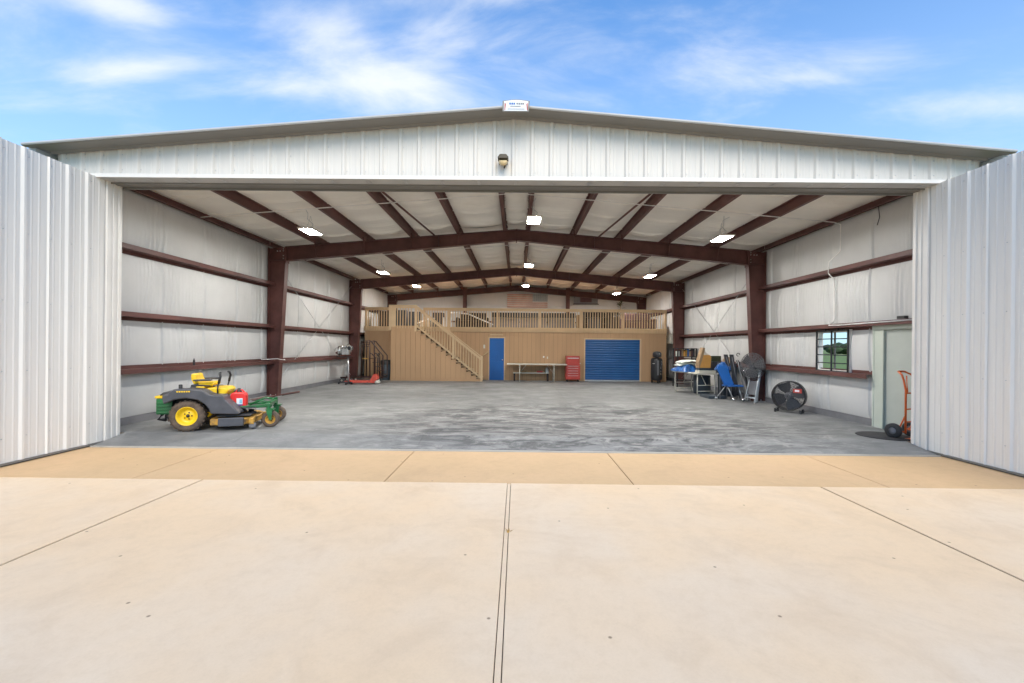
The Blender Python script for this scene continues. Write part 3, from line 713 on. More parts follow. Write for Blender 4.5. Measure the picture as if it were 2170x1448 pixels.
# roll-up door with its slats
m = MB(); m.box(3.12, 3.17, YW - .06, YW, 0, 1.96); m.box(5.67, 5.73, YW - .06, YW, 0, 1.96); m.box(3.17, 5.67, YW - .06, YW, 1.91, 1.96); rd = m.build('roll_up_door', TANR, T)
ns = 17; zh = (1.91 - .06) / ns
base = None
for i in range(ns):
    z0 = .06 + i * zh
    if base is None:
        m = MB(); m.prism([(YW - .002, z0), (YW - .004, z0 + .002), (YW - .022, z0 + zh * .25), (YW - .028, z0 + zh * .55), (YW - .022, z0 + zh * .8), (YW - .004, z0 + zh - .004), (YW - .002, z0 + zh - .002)], 3.175, 5.665, 'x'); base = m.build('slat', BLUER, rd)
    else: pcopy(base, dz=i * zh)
MB().box(3.175, 5.665, YW - .04, YW - .003, .0, .058).build('bottom_bar', GALV, rd)

# railings
def rail_run(T_, x0, x1, y, z0, ztop, sp=.118, posts=()):
    MB().box(x0, x1, y - .045, y + .045, ztop - .04, ztop).build('top_rail', TANR, T_)
    MB().box(x0, x1, y - .022, y + .022, ztop - .13, ztop - .041).build('rail', TANR, T_)
    m = MB(); m.box(-.017, .017, -.017, .017, 0, ztop - .04 - z0); b0 = None
    n = round((x1 - x0) / sp)
    for i in range(n):
        xx = x0 + (i + .5) * (x1 - x0) / n
        if b0 is None: b0 = m.build('baluster', TANR, T_, off=(0, 0, 0)); b0.location = Vector((xx, y - .04, z0)) - T_.location; bx0 = xx
        else: pcopy(b0, dx=xx - bx0)
    for px in posts:
        MB().box(px - .045, px + .045, y - .03, y + .06, z0, ztop - .041).build('post', TANR, T_)
rail_run(T, -6.95, -5.52, YW - .065, DK - .2, 3.29, posts=(-6.9,))
rail_run(T, -4.27, 6.87, YW - .065, DK - .2, 3.29, posts=(-4.22, -3.1, -.87, 1.08, 2.97, 4.9, 6.82))
# staircase
ST = thing('staircase', 'tan wooden staircase with white-tan balusters descending to the right beside the blue door', 'staircase', (-3.4, YSW, 0))
xt, xb_ = -4.42, -1.52; nst = 14; rise = DK / nst; run = (xb_ - xt) / (nst - 1)
def line(x): return DK - (x - xt) * (DK - .12) / (xb_ - xt)
for i in range(1, nst):
    z = DK - rise * i; x0 = xt + (i - 1) * run
    MB().box(x0 - .0, x0 + run + .03, YSW + .012, YW - .07, z - .035, z).build('step', TANR, ST, bevel=.006)
    MB().box(x0 - .001, x0 + .018, YSW + .02, YW - .08, z - rise if i == 1 else z + .001, z + rise - .036).build('riser', TAND, ST)
MB().box(-5.5, xt, YSW + .01, YW - .05, DK - .06, DK - .002).build('landing', TAN, ST)
MB().prism([(xt, line(xt) + .09), (xb_, line(xb_) + .09), (xb_ + .06, line(xb_) - .02), (xb_, line(xb_) - .02), (xt, line(xt) - .02)], YSW - .035, YSW - .005).build('stringer', TANR, ST)
def topfn(a, b):
    pts = []
    xx = b
    N = 6
    for k in range(N + 1):
        x = b - (b - a) * k / N
        if x < xt: z = DK - .03
        else:
            fr = ((x - xt) / run) % 1.0
            z = line(x) - .03 - .22 * (1 - fr)          # saw teeth under the stringer
        pts.append((x, max(z, .03)))
    return pts
siding(-5.5, xt, 0, DK - .03, YSW, parent=ST)
siding(xt, xb_, 0, 0, YSW, parent=ST, top=topfn, w=run)
MB().box(xt, xb_, YSW + .02, YSW + .03, 0, .1).build('base_board', TAN, ST)
MB().prism([(-5.4, 0), (xb_ - .05, 0), (xb_ - .05, .05), (xt, DK - .25), (-5.4, DK - .25)], YSW + .035, YSW + .045).build('stair_shade_board', TAND, ST)  # dark sheet standing in for the shade in the hollow under the steps
MB().box(-5.52, -5.5, YSW, YW, 0, DK - .03).build('stair_side_wall', TAN, ST)
MB().box(-5.6, -5.5, YSW - .05, YSW + .05, DK - .2, 3.33).build('post', TANR, ST)
MB().box(-5.499, -5.30, YSW - .03, YSW - .01, DK - .05, 3.18).build('end_board', TANR, ST)
MB().box(-5.5, xt + .04, YSW - .045, YSW + .045, 3.29, 3.33).build('top_rail', TANR, ST)
MB().box(-5.5, xt, YSW - .03, YSW + .01, 3.19, 3.289).build('rail', TANR, ST)
for xx in (-5.22, -5.10, -4.98, -4.86, -4.74, -4.62): MB().box(xx - .017, xx + .017, YSW - .05, YSW - .016, DK - .12, 3.19).build('baluster', TANR, ST)
MB().box(xt - .05, xt + .05, YSW - .05, YSW + .05, DK - .25, 3.289).build('post', TANR, ST)
zr0, zr1 = 3.30, 1.09
rz_ = lambda x: zr0 + (zr1 - zr0) * (x - xt) / (xb_ - xt)
MB().prism([(xt + .05, rz_(xt) - .04), (xb_ + .03, rz_(xb_) - .04), (xb_ + .03, rz_(xb_)), (xt + .05, rz_(xt))], YSW - .045, YSW + .045).build('handrail', TANR, ST)
MB().prism([(xt + .05, rz_(xt) - .16), (xb_ - .03, rz_(xb_) - .16), (xb_ - .03, rz_(xb_) - .041), (xt + .05, rz_(xt) - .041)], YSW - .022, YSW + .018).build('rail', TANR, ST)
n = 24
for i in range(n):
    xx = xt + .12 + (xb_ - xt - .2) * i / (n - 1); MB().prism([(xx - .017, line(xx) - .0), (xx + .017, line(xx) - .0), (xx + .017, rz_(xx) - .1), (xx - .017, rz_(xx) - .1)], YSW - .07, YSW - .036).build('baluster', TANR, ST)
for xx in (-2.75,): MB().box(xx - .045, xx + .045, YSW - .09, YSW - .04, line(xx) - .12, rz_(xx) - .05).build('post', TANR, ST)
MB().box(xb_ - .03, xb_ + .06, YSW - .05, YSW + .05, 0, 1.13).build('post', TANR, ST)
MB().tube([(xb_ + .02, YW - .15, 1.1), (xb_ + .3, YW - .12, 1.35)], .03, 6).build('wall_handrail', TANR, ST)
solo('light_switch', MB().box(-1.50, -1.42, YW - .045, YW - .021, 1.45, 1.62), IVORY, (-1.46, YW, 1.5), 'small ivory switch plate on the tan wall left of the blue door', 'switch', bevel=.006)
solo('power_socket', MB().box(1.24, 1.30, YW - .04, YW - .021, 1.05, 1.12), LBL, (1.27, YW, 1.08), 'white outlet on the tan wall above the long folding table, left of two', 'outlet', bevel=.005)
solo('power_socket', MB().box(1.42, 1.47, YW - .04, YW - .021, 1.0, 1.1), IVORY, (1.45, YW, 1.05), 'ivory outlet on the tan wall nearest the red tool cabinet, right of two', 'outlet', bevel=.005)

# ------------------------------------------------------------------ zero-turn mower
T = thing('ride_on_mower', 'green and yellow zero-turn mower with charcoal fenders parked by the left wall', 'mower', (-5.875, 8.30, 0), R(18), local=True)
def wheel(c, r_, w, tm_, rimr, m_rim, parent, name='wheel', lugs=0, ax='y'):
    o = None
    t = MB(); h = w / 2
    t.lathe([(rimr, -h * .8), (rimr + (r_ - rimr) * .35, -h), (r_ * .93, -h * .92), (r_, -h * .6), (r_, h * .6), (r_ * .93, h * .92), (rimr + (r_ - rimr) * .35, h), (rimr, h * .8)], c, ax, 32, caps=False)
    for k in range(lugs):
        a = 2 * pi * k / lugs
        for sg in (-1, 1):
            t.obox((c[0] + r_ * cos(a + sg * .05), c[1] + sg * h * .42, c[2] + r_ * sin(a + sg * .05)), (.03, h * .72, .016), (0, -a + pi / 2, 0))
    o = t.build(name, tm_, parent)
    m = MB(); m.lathe([(.0, -h * .25), (rimr * .3, -h * .3), (rimr * .45, -h * .15), (rimr * .62, -h * .1), (rimr * .8, -h * .35), (rimr * .98, -h * .84), (rimr * 1.04, -h * .86), (rimr * 1.02, h * .8), (rimr * .7, h * .3), (0, h * .3)], c, ax, 28)
    rim = m.build('rim', m_rim, o)
    m = MB(); m.lathe([(0, -h * .5), (rimr * .16, -h * .45), (rimr * .2, -h * .25)], c, ax, 10)
    for k in range(5):
        a = 2 * pi * k / 5; p = (c[0] + rimr * .36 * cos(a), c[1] - h * .26, c[2] + rimr * .36 * sin(a))
        m.lathe([(0, -.014), (.011, -.012), (.012, .01)], p, ax, 6)
    m.build('hub', BLACK, o)
    return o
for y in (-.44, .44): wheel((0, y, .272), .272, .21, TYRE, .16, YEL, T, lugs=22)
for y in (-.33, .33): wheel((1.28, y, .15), .15, .13, TYRE, .085, YELD, T, name='caster_wheel')
# rear engine guard
m = MB(); m.box(-.50, -.46, -.38, .38, .30, .58); m.box(-.50, -.26, -.40, -.375, .30, .58); m.box(-.50, -.26, .375, .40, .30, .58); m.build('engine_guard', GREEN, T, bevel=.015)
m = MB()
for k in range(4): m.obox((-.38, -.41, .335 + k * .055), (.22, .02, .018), (0, 0, 0))
m.build('guard_louvre', GREEN, T, bevel=.004)
m = MB(); m.box(-.512, -.30, -.415, -.3, .585, .625); m.box(-.515, -.46, -.3, .415, .585, .625); m.build('yellow_band', YEL, T, bevel=.004)
MB().prism([(-.48, .627), (-.24, .627), (-.24, .69), (-.30, .70), (-.42, .68)], -.36, .36).build('engine_cover', DARK, T, bevel=.02)
m = MB(); m.lathe([(.05, 0), (.05, .2), (.035, .22)], (-.42, 0, .12)); m.box(-.44, -.1, -.2, .2, .2, .56); m.build('engine', BLACK, T)
MB().tube([(-.45, -.25, .3), (-.52, -.25, .2), (-.4, -.25, .18)], .03, 8).build('exhaust', BLACK, T)
# fenders / body
for s_ in (-1, 1):
    pf = [(-.34, .58), (-.34, .665), (-.26, .67), (-.22, .71), (-.17, .75), (.08, .755), (.24, .73), (.33, .665), (.40, .64), (.56, .63), (.60, .55), (.72, .43), (.83, .30), (.79, .285), (.38, .31), (.35, .40), (.29, .48), (.18, .56), (.0, .595), (-.17, .57), (-.26, .53), (-.32, .50)]
    m = MB(); ya, yb = (-.60, -.26) if s_ < 0 else (.26, .60)
    m.prism(pf, ya, yb); m.build('fender', FEND, T, bevel=.02)
m = MB()
for i in range(6): m.box(-.13 + i * .035, -.105 + i * .035, -.604, -.601, .70, .722)
m.build('model_marking', YEL, T)
MB().box(.15, .52, -.26, .26, .30, .60).build('chassis', FEND, T, bevel=.02)
m = MB(); m.prism([(.16, .61), (.16, .70), (.22, .735), (.38, .745), (.52, .735), (.56, .69), (.50, .58)], -.26, .26); m.build('console', YEL, T, bevel=.02)
MB().prism([(.50, .58), (.55, .50), (.58, .355), (1.02, .355), (1.02, .372), (.60, .375), (.58, .50), (.52, .60)], -.3, .3).build('foot_plate', DARK, T)
# seat
m = MB(); m.prism([(.04, .775), (.06, .83), (.30, .845), (.33, .80), (.28, .775)], -.20, .20); m.build('seat', YEL, T, bevel=.03)
m = MB(); m.prism([(-.01, .80), (-.05, .90), (-.055, .985), (-.02, 1.0), (.015, .985), (.04, .90), (.08, .83)], -.20, .20); m.build('seat_back', YEL, T, bevel=.035)
m = MB(); m.prism([(-.06, .765), (-.04, .80), (.05, .81), (.26, .78), (.24, .765)], -.20, .20); m.build('seat_pan', DARK, T, bevel=.012)
for s_ in (-1, 1):
    m = MB(); m.prism([(.0, .865), (.01, .895), (.27, .905), (.31, .885), (.27, .865)], s_ * .25 - .035, s_ * .25 + .035); m.build('armrest', DARK, T, bevel=.012)
    m = MB(); m.tube([(.40, s_ * .30, .60), (.40, s_ * .30, .72), (.42, s_ * .31, .82)], .013, 8); m.tube([(.42, s_ * .31, .82), (.445, s_ * .31, .95), (.43, s_ * .29, 1.0), (.425, s_ * .24, 1.01)], .021, 8); m.build('control_lever', BLACK, T)
MB().box(.04, .17, -.24, .24, .68, .766).build('seat_support', YEL, T, bevel=.01)
m = MB()
for k in range(4): m.lathe([(.03, 0), (.03, .02), (.022, .025)], (-.13, -.42, .75 + k * .016), n=12)
m.build('fuel_cap', BLACK, T)
# front frame and casters
for s_ in (-1, 1):
    m = MB(); m.obox((.95, s_ * .23, .375), (.66, .06, .055), (0, R(-3), 0)); m.build('frame_rail', GREEN, T, bevel=.006)
    m = MB(); m.lathe([(.035, 0), (.035, .14)], (1.24, s_ * .33, .34), n=14); m.build('caster_tube', GREEN, T)
    m = MB(); m.box(1.205, 1.34, s_ * .33 - .1, s_ * .33 + .1, .325, .34)
    for q in (-1, 1): m.prism([(1.21, .335), (1.32, .335), (1.305, .14), (1.265, .14)], s_ * .33 + q * .088 - .006, s_ * .33 + q * .088 + .006)
    m.build('caster_fork', GREEN, T)
MB().obox((1.23, 0, .42), (.09, .76, .06)).build('front_axle', GREEN, T, bevel=.01)
for s_ in (-1, 1): MB().tube([(.90, s_ * .22, .41), (1.08, s_ * .24, .49), (1.22, s_ * .28, .45)], .022, 6).build('frame_brace', GREEN, T)
# deck
m = MB(); m.prism([(.36, -.56), (.88, -.60), (1.03, -.42), (1.06, -.1), (1.06, .2), (.92, .52), (.45, .55), (.34, .3), (.34, -.4)], .10, .21, 'z'); dk = m.build('mower_deck', YELD, T, bevel=.015)
MB().box(.50, .90, -.64, -.585, .085, .235).build('discharge_chute', FEND, T, bevel=.012)
m = MB()
for (x, y) in ((.62, -.3), (.88, 0), (.65, .3)): m.lathe([(.09, .0), (.09, .03), (.05, .05), (.05, .08), (0, .085)], (x, y, .22), n=16)
m.build('deck_pulley', BLACK, T)
m = MB(); m.box(.45, .98, -.5, -.2, .245, .26); m.build('deck_shield', DARK, T)
for (x, y) in ((1.02, -.52), (1.04, .3)):
    m = MB(); m.lathe([(.02, -.04), (.055, -.035), (.06, 0), (.055, .035), (.02, .04)], (x, y, .075), 'y', 16); o = m.build('gauge_wheel', GREYP, T)
    MB().box(x - .05, x + .03, y - .055, y + .055, .10, .20).build('gauge_bracket', YELD, T, bevel=.006)
# petrol can on the foot plate
T = thing('petrol_can', 'red plastic petrol can with black cap and blue-white label standing on the mower', 'can', (-5.15, 8.37, .377), R(16), local=True)
m = MB(); m.prism([(-.135, .0), (.135, .0), (.14, .21), (.11, .27), (-.08, .275), (-.135, .23)], -.075, .075); m.build('body', REDP, T, bevel=.03)
MB().tube([(.11, 0, .24), (.05, 0, .31), (-.03, 0, .30), (-.07, 0, .25)], .014, 8).build('handle', REDP, T)
m = MB(); m.lathe([(.035, .26), (.035, .30), (.028, .305), (.028, .34), (0, .345)], (-.0, -.0, 0), n=16); m.build('cap', BLACK, T)
MB().box(-.02, .08, -.08, -.0765, .05, .16).build('label', LBL, T)
MB().box(.03, .075, -.083, -.0805, .065, .14).build('label_print', SKYB, T)
MB().box(-.02, .08, -.083, -.0805, .03, .044).build('label_stripe', BLUEC, T)
# steel angle lying on the floor
solo('steel_angle', MB().tube([(-7.2, 11.55, .03), (-6.93, 14.35, .03)], .028, 4, smooth=False), RED, (-7.1, 12.5, 0), 'long brown steel bar lying on the floor behind the mower', 'steel bar')
solo('steel_pole', MB().tube([(-7.28, 11.0, .035), (-7.2, 13.1, .035)], .02, 8), GALV, (-7.24, 12, 0), 'grey metal pole lying against the left wall base', 'pole')

# ------------------------------------------------------------------ right side things
# drum fan
def drum_fan(name, label, loc, rz, r_, depth, feet=True):
    T = thing(name, label, 'fan', loc, rz, local=True)
    m = MB(); m.lathe([(r_ * .97, -depth / 2), (r_, -depth / 2), (r_, depth / 2), (r_ * .97, depth / 2), (r_ * .97, -depth / 2)], (0, 0, r_ + .05), 'y', 36, caps=False); m.build('drum', BLACK, T)
    g1 = MB(); cz = r_ + .05
    for k in range(1, 8):
        rr = r_ * k / 8; pts = [(rr * cos(a * pi / 12), -depth / 2 - .01 - .02 * (1 - k / 8), cz + rr * sin(a * pi / 12)) for a in range(25)]; g1.tube(pts, .003, 4, caps=False)
    for a in range(12): g1.tube([(0, -depth / 2 - .03, cz), (r_ * cos(a * pi / 6), -depth / 2 - .008, cz + r_ * sin(a * pi / 6))], .003, 4)
    for k in range(1, 20):
        rr = r_ * k / 20; g1.tube([(rr * cos(a * pi / 12), depth / 2 + .005, cz + rr * sin(a * pi / 12)) for a in range(25)], .005, 4, caps=False)
    g1.build('front_grille', DARK, T)
    m = MB(); m.lathe([(.0, -.06), (.09, -.05), (.1, .02), (.09, .12), (0, .13)], (0, 0, cz), 'y', 18); m.build('motor', GREYP, T)
    m = MB()
    for a in range(4):
        an = a * pi / 2 + .4
        vs = []
        for rr, wd_, tw in ((.08, .06, .03), (r_ * .5, .13, .035), (r_ * .9, .16, .02)):
            for sg in (-1, 1): vs.append((rr * cos(an) - sg * wd_ * sin(an), -.02 + sg * tw, cz + rr * sin(an) + sg * wd_ * cos(an)))
        m.add(vs, [(0, 1, 3, 2), (2, 3, 5, 4)], True)
    m.build('fan_blade', DARK, T)
    for x in (-1, 1):
        m = MB(); m.tube([(x * r_ * .75, -depth / 2, .0 + .03), (x * r_ * .75, depth / 2, .03)], .018, 6)
        m.box(x * r_ * .75 - .02, x * r_ * .75 + .02, -depth / 2 - .02, -depth / 2 + .04, 0, .09); m.box(x * r_ * .75 - .02, x * r_ * .75 + .02, depth / 2 - .05, depth / 2 + .02, 0, .09); m.build('stand', BLACK, T)
    return T
T = drum_fan('drum_fan', 'large black drum fan standing on the floor against the right wall', (6.74, 11.05, 0), R(-44), .36, .26)
MB().box(.12, .30, -.17, -.155, .50, .60).build('red_sticker', REDT, T); MB().box(.16, .25, -.174, -.171, .53, .575).build('sticker_print', LBL, T)
# fan mounted on the right column
T = thing('column_fan', 'grey caged round fan mounted on the brown column on the right', 'fan', (6.86, 13.0, 1.05), R(-60), local=True)
g1 = MB(); R_ = .38
for sg, dep in ((-1, .10), (1, .08)):
    for k in range(1, 9):
        rr = R_ * k / 8; yy = sg * dep * (1 - (k / 8) ** 2) ** .5; g1.tube([(rr * cos(a * pi / 12), yy, rr * sin(a * pi / 12)) for a in range(25)], .0045 if k < 8 else .009, 4, caps=False)
    for a in range(24): g1.tube([(R_ * t * cos(a * pi / 12), sg * dep * (1 - t * t) ** .5, R_ * t * sin(a * pi / 12)) for t in (.15, .5, .8, 1)], .0042, 4)
g1.build('cage', GREYP, T)
m = MB()
for a in range(3):
    an = a * 2 * pi / 3 + .3; vs = []
    for rr, wd_, tw in ((.05, .05, .02), (R_ * .5, .13, .04), (R_ * .88, .15, .02)):
        for sg in (-1, 1): vs.append((rr * cos(an) - sg * wd_ * sin(an), sg * tw, rr * sin(an) + sg * wd_ * cos(an)))
    m.add(vs, [(0, 1, 3, 2), (2, 3, 5, 4)], True)
m.build('fan_blade', DARK, T)
MB().lathe([(0, -.11), (.05, -.10), (.055, 0), (.09, .06), (.08, .2), (0, .21)], (0, 0, 0), 'y', 18).build('motor', DARK, T)
MB().lathe([(0, -.125), (.012, -.12), (.014, -.11)], (0, 0, 0), 'y', 10).build('badge', CHROME, T)
MB().tube([(0, .18, 0), (.05, .28, -.05), (.1, .3, -.1)], .022, 8).build('mounting_arm', DARK, T)
# black mat and orange hand truck
solo('rubber_mat', MB().lathe([(0, .012), (.40, .012), (.42, 0), (0, 0)], (6.68, 8.12, .002), n=40), RUBBER, (6.68, 8.12, 0), 'round black rubber mat on the floor before the walk door', 'mat')
T = thing('hand_truck', 'orange hand truck with black tyres half behind the right door leaf', 'hand truck', (7.0, 7.93, 0), R(22), local=True)
for i, y in enumerate((-.0, .0)): pass
m = MB()
for x in (-.17, .17):
    m.tube([(x, 0, .1), (x, 0, .85), (x, .03, 1.02), (x * .8, .08, 1.12), (x * .5, .16, 1.17)], .017, 8)
m.tube([(-.17 * .5, .16, 1.17), (.17 * .5, .16, 1.17)], .017, 8)
m.tube([(-.17, 0, .80), (-.06, .03, .82), (0, .08, 1.1)], .012, 8)
fr = m.build('frame', ORANGE, T)
m = MB()
for z in (.30, .52, .80): m.tube([(-.17, 0, z), (.17, 0, z)], .012, 6)
m.build('crossbar', ORANGE, T)
for x in (-.17, .17): m = MB(); m.tube([(x, 0, .42), (x, .1, .16), (x, .14, .13)], .014, 6); m.tube([(x, 0, .12), (x, .13, .13)], .016, 6); m.build('axle_brace', ORANGE, T)
MB().box(-.2, .2, -.22, .0, .005, .015).build('toe_plate', ORANGE, T)
for x in (-.25, .25):
    m = MB(); m.lathe([(.06, -.035), (.105, -.042), (.13, -.02), (.13, .02), (.105, .042), (.06, .035)], (x, .14, .13), 'x', 24, caps=False); o = m.build('wheel', RUBBER, T)
    MB().lathe([(0, -.02), (.06, -.03), (.062, .03), (0, .02)], (x, .14, .13), 'x', 18).build('rim', GREYP, o)
MB().box(.02, .14, -.12, -.02, .35, .95).build('back_strap', BLACK, T, bevel=.01)

# folding tables
def folding_table(label, loc, rz, L_, Wd, h, legm=IVORY, top=IVORY):
    T = thing('folding_table', label, 'table', loc, rz, group=None, local=True)
    MB().box(-L_ / 2, L_ / 2, -Wd / 2, Wd / 2, h - .045, h).build('tabletop', top, T, bevel=.012)
    for s_ in (-1, 1):
        x = s_ * (L_ / 2 - .45 * (L_ > 2) - .12)
        for y in (-Wd / 2 + .06, Wd / 2 - .06): MB().tube([(x, y, h - .045), (x, y, .0)], .018, 8).build('leg', legm, T)
        m = MB(); m.tube([(x, -Wd / 2 + .06, h * .45), (x, Wd / 2 - .06, h * .45)], .012, 6); m.tube([(x, -Wd / 2 + .06, .14), (x, Wd / 2 - .06, .14)], .012, 6); m.tube([(x, 0, h * .45), (x - s_ * .3, 0, h - .05)], .01, 6); m.build('leg_brace', legm, T)
    return T
folding_table('long cream folding table standing against the tan wall beside the red tool cabinet', (.93, 20.1, 0), 0, 2.66, .72, .79)
# shelf board and oddments under it
solo('shelf_board', MB().box(-.12, 1.5, 20.15, 20.4, .34, .38), IVORY, (.7, 20.3, .34), 'low cream board on short blocks under the long folding table', 'board', bevel=.005)
b = MB(); b.box(-.1, -.02, 20.2, 20.35, 0, .34); b.box(1.4, 1.48, 20.2, 20.35, 0, .34); solo('support_block', b, WOODD, (.7, 20.3, 0), 'dark blocks carrying the low board under the long folding table', 'block')
solo('storage_tub', MB().prism([(.95, .385), (1.2, .385), (1.22, .46), (.93, .46)], 20.2, 20.36), REDT, (1.07, 20.3, .385), 'small red tub on the low board under the folding table', 'tub', bevel=.01)
solo('paint_tin', MB().lathe([(.08, 0), (.08, .16), (.07, .17), (.03, .24), (0, .25)], (1.4, 20.28, .385), n=16), GALV, (1.4, 20.28, .385), 'grey metal tin on the low board under the folding table', 'tin')
solo('hose_coil', MB().tube([(.35 + .16 * cos(a * .5), 20.28 + .07 * sin(a * .5), .40 + a * .003) for a in range(30)], .016, 6), CARD, (.35, 20.28, .4), 'brown hose coiled on the low board under the folding table', 'hose')
# red tool cabinet
T = thing('tool_cabinet', 'tall red tool cabinet on casters between the long table and the blue roll-up door', 'tool cabinet', (2.55, 20.2, 0))
MB().box(2.23, 2.87, 20.0, 20.45, .10, .72).build('lower_chest', REDT, T, bevel=.012); MB().box(2.25, 2.85, 20.02, 20.43, .725, 1.15).build('upper_chest', REDT, T, bevel=.012)
for k, z in enumerate((.14, .30, .42, .52, .62)): MB().box(2.26, 2.84, 19.988, 19.999, z, z + (.14 if k == 0 else .085)).build('drawer', REDT, T, bevel=.004)
for z in (.76, .83, .90, .97): MB().box(2.28, 2.82, 20.006, 20.019, z, z + .055).build('drawer', REDT, T, bevel=.003)
m = MB()
for z in (.265, .375, .48, .595, .69): m.box(2.32, 2.78, 19.975, 19.987, z, z + .012)
m.box(2.3, 2.8, 20.0, 20.005, 1.04, 1.07); m.build('drawer_pull', GALV, T)
for x in (2.3, 2.8):
    for y in (20.06, 20.38): MB().lathe([(0, -.02), (.045, -.02), (.045, .02), (0, .02)], (x, y, .048), 'x', 12).build('caster', BLACK, T)
MB().box(2.862, 2.9, 20.05, 20.4, .80, .83).build('side_handle', GALV, T)
# compressor
T = thing('air_compressor', 'tall black upright air compressor at the right end of the tan wall', 'compressor', (6.25, 19.95, 0))
MB().lathe([(.12, .10), (.23, .14), (.25, .22), (.25, 1.0), (.22, 1.08), (.08, 1.12)], (6.25, 19.95, 0), n=28).build('tank', BLACK, T)
for a in range(3): MB().box(6.25 + .2 * cos(a * 2.1 + .5) - .03, 6.25 + .2 * cos(a * 2.1 + .5) + .03, 19.95 + .2 * sin(a * 2.1 + .5) - .03, 19.95 + .2 * sin(a * 2.1 + .5) + .03, 0, .18).build('foot', BLACK, T)
m = MB(); m.lathe([(.06, 0), (.17, .02), (.19, .12), (.17, .22), (.1, .27), (0, .28)], (6.25, 19.9, 1.12), n=20); m.build('pump_head', DARK, T)
m = MB()
for k in range(6): m.lathe([(.19, 0), (.2, .006), (.19, .012)], (6.25, 19.9, 1.16 + k * .03), n=20)
m.build('cooling_fins', BLACK, T)
MB().lathe([(0, -.03), (.10, -.03), (.12, 0), (.10, .02), (0, .02)], (6.25, 19.68, 1.26), 'y', 20).build('flywheel', DARK, T)
MB().lathe([(0, -.03), (.03, -.03), (.04, 0)], (6.28, 19.65, 1.28), 'y', 12).build('gauge', CHROME, T)
MB().box(6.20, 6.27, 19.665, 19.695, .35, 1.0).build('label_strip', GREYP, T)
MB().tube([(6.0, 19.72, .86), (6.1, 19.7, .86)], .015, 6).build('valve', IVORY, T)
for z in (.40, .52, .66): MB().lathe([(0, -.02), (.03, -.02), (.03, .01)], (6.36, 19.70, z), 'y', 10).build('highlight_disc', CHROME, T)  # bright discs added as highlights on the black tank
MB().tube([(6.38, 19.8, 1.1), (6.42, 19.74, .9), (6.36, 19.72, .7)], .012, 6).build('highlight_tube', CHROME, T)  # bright tube added as one more highlight down the tank

# open wire rack by the second column
T = thing('wire_rack', 'dark metal open rack behind the folding table by the second right column', 'rack', (6.85, 18.2, 0))
m = MB()
for x in (6.45, 7.2):
    for y in (17.9, 18.4): m.box(x - .02, x + .02, y - .02, y + .02, 0, 1.55)
rk = m.build('frame', BLACK, T)
for z in (.25, .8, 1.2, 1.52): MB().box(6.45, 7.2, 17.9, 18.4, z, z + .025).build('shelf', BLACK, T)
m = MB()
cols = []
for i in range(9): MB().box(6.50 + i * .075, 6.555 + i * .075, 18.0, 18.3, 1.226, 1.226 + .2 + .05 * (i % 3)).build('binder', (WPL, MAROON, CARD, AMB, YELD, TARP, CARD, MAROON, DARK)[i], T)
solo('wall_cabinet', MB().box(7.0, 7.26, 20.4, 20.9, 1.75, 2.2), IVORY, (7.1, 20.6, 1.75), 'pale box fixed on the right wall beyond the second column', 'box', bevel=.01)

# right hand folding table with its load
T = folding_table('cream folding table by the right wall loaded with tarp and boxes', (6.15, 15.45, 0), R(-78), 1.55, .76, .74)
for q in [c for c in T.children]: pass
# blue tarp heap
def heap(name, c, sx_, sy_, sz_, m_, label, cat, seed, n=28, lump=.25):
    q = random.Random(seed); ph = [q.uniform(0, 6) for _ in range(6)]
    def fn(u_, v_):
        a = 2 * pi * u_; e = v_
        rr = 1 + lump * (.5 * sin(3 * a + ph[0]) + .35 * sin(7 * a + ph[1] + e * 3) + .25 * sin(13 * a + ph[2]))
        rad = sin(pi * (.02 + .98 * e) * .5 + 0) if e < .999 else 1
        k = (1 - e)
        h = (1 - (1 - k) ** 2.2) * (1 + lump * .6 * sin(5 * a + ph[3] + 6 * e) * e + lump * .5 * sin(9 * e + ph[4] + 2 * a) * e)
        return (c[0] + sx_ * e * rr * cos(a), c[1] + sy_ * e * rr * sin(a), c[2] + sz_ * max(0, h))
    m = MB(); m.grid(n * 2, 10, fn); return solo(name, m, m_, c, label, cat)
heap('tarp', (5.98, 15.75, .745), .46, .50, .26, TARP, 'crumpled blue tarp on the cream folding table by the right wall', 'tarp', 4, lump=.3)
for i, (z, dx_, lab) in enumerate(((.93, 0, 'white foam sheet resting on the blue tarp, lower of two'), (1.03, .06, 'white foam sheet on top of the stack over the blue tarp'))):
    m = MB(); m.grid(16, 6, lambda u_, v_: (5.68 + dx_ + .78 * u_, 15.55 + .62 * v_, z + .07 * sin(pi * (u_ * .9)) + .0)); m2 = MB()
    m2.grid(16, 6, lambda u_, v_: (5.68 + dx_ + .78 * u_, 15.55 + .62 * v_, z + .05 + .07 * sin(pi * (u_ * .9)) - .05 * (abs(2 * v_ - 1) ** 6)))
    n_ = len(m.v); mm = MB(); mm.v = m.v + m2.v; mm.f = m.f + [tuple(i_ + n_ for i_ in f_) for f_ in m2.f]; mm.sm = m.sm + m2.sm; mm.mi = m.mi + m2.mi
    w_ = 17
    bd = [i_ for i_ in range(w_)] + [j * w_ + 16 for j in range(1, 7)] + [6 * w_ + i_ for i_ in range(15, -1, -1)] + [j * w_ for j in range(5, 0, -1)]
    for k in range(len(bd)): a, b = bd[k], bd[(k + 1) % len(bd)]; mm.f.append((a, b, b + n_, a + n_)); mm.sm.append(False); mm.mi.append(0)
    solo('foam_sheet', mm, WPL, (6, 15.8, z), lab, 'foam sheet', group='white foam sheets on the folding table')
T = thing('paper_bag', 'tan and orange paper sack standing open on the right folding table', 'bag', (6.26, 14.98, .9))
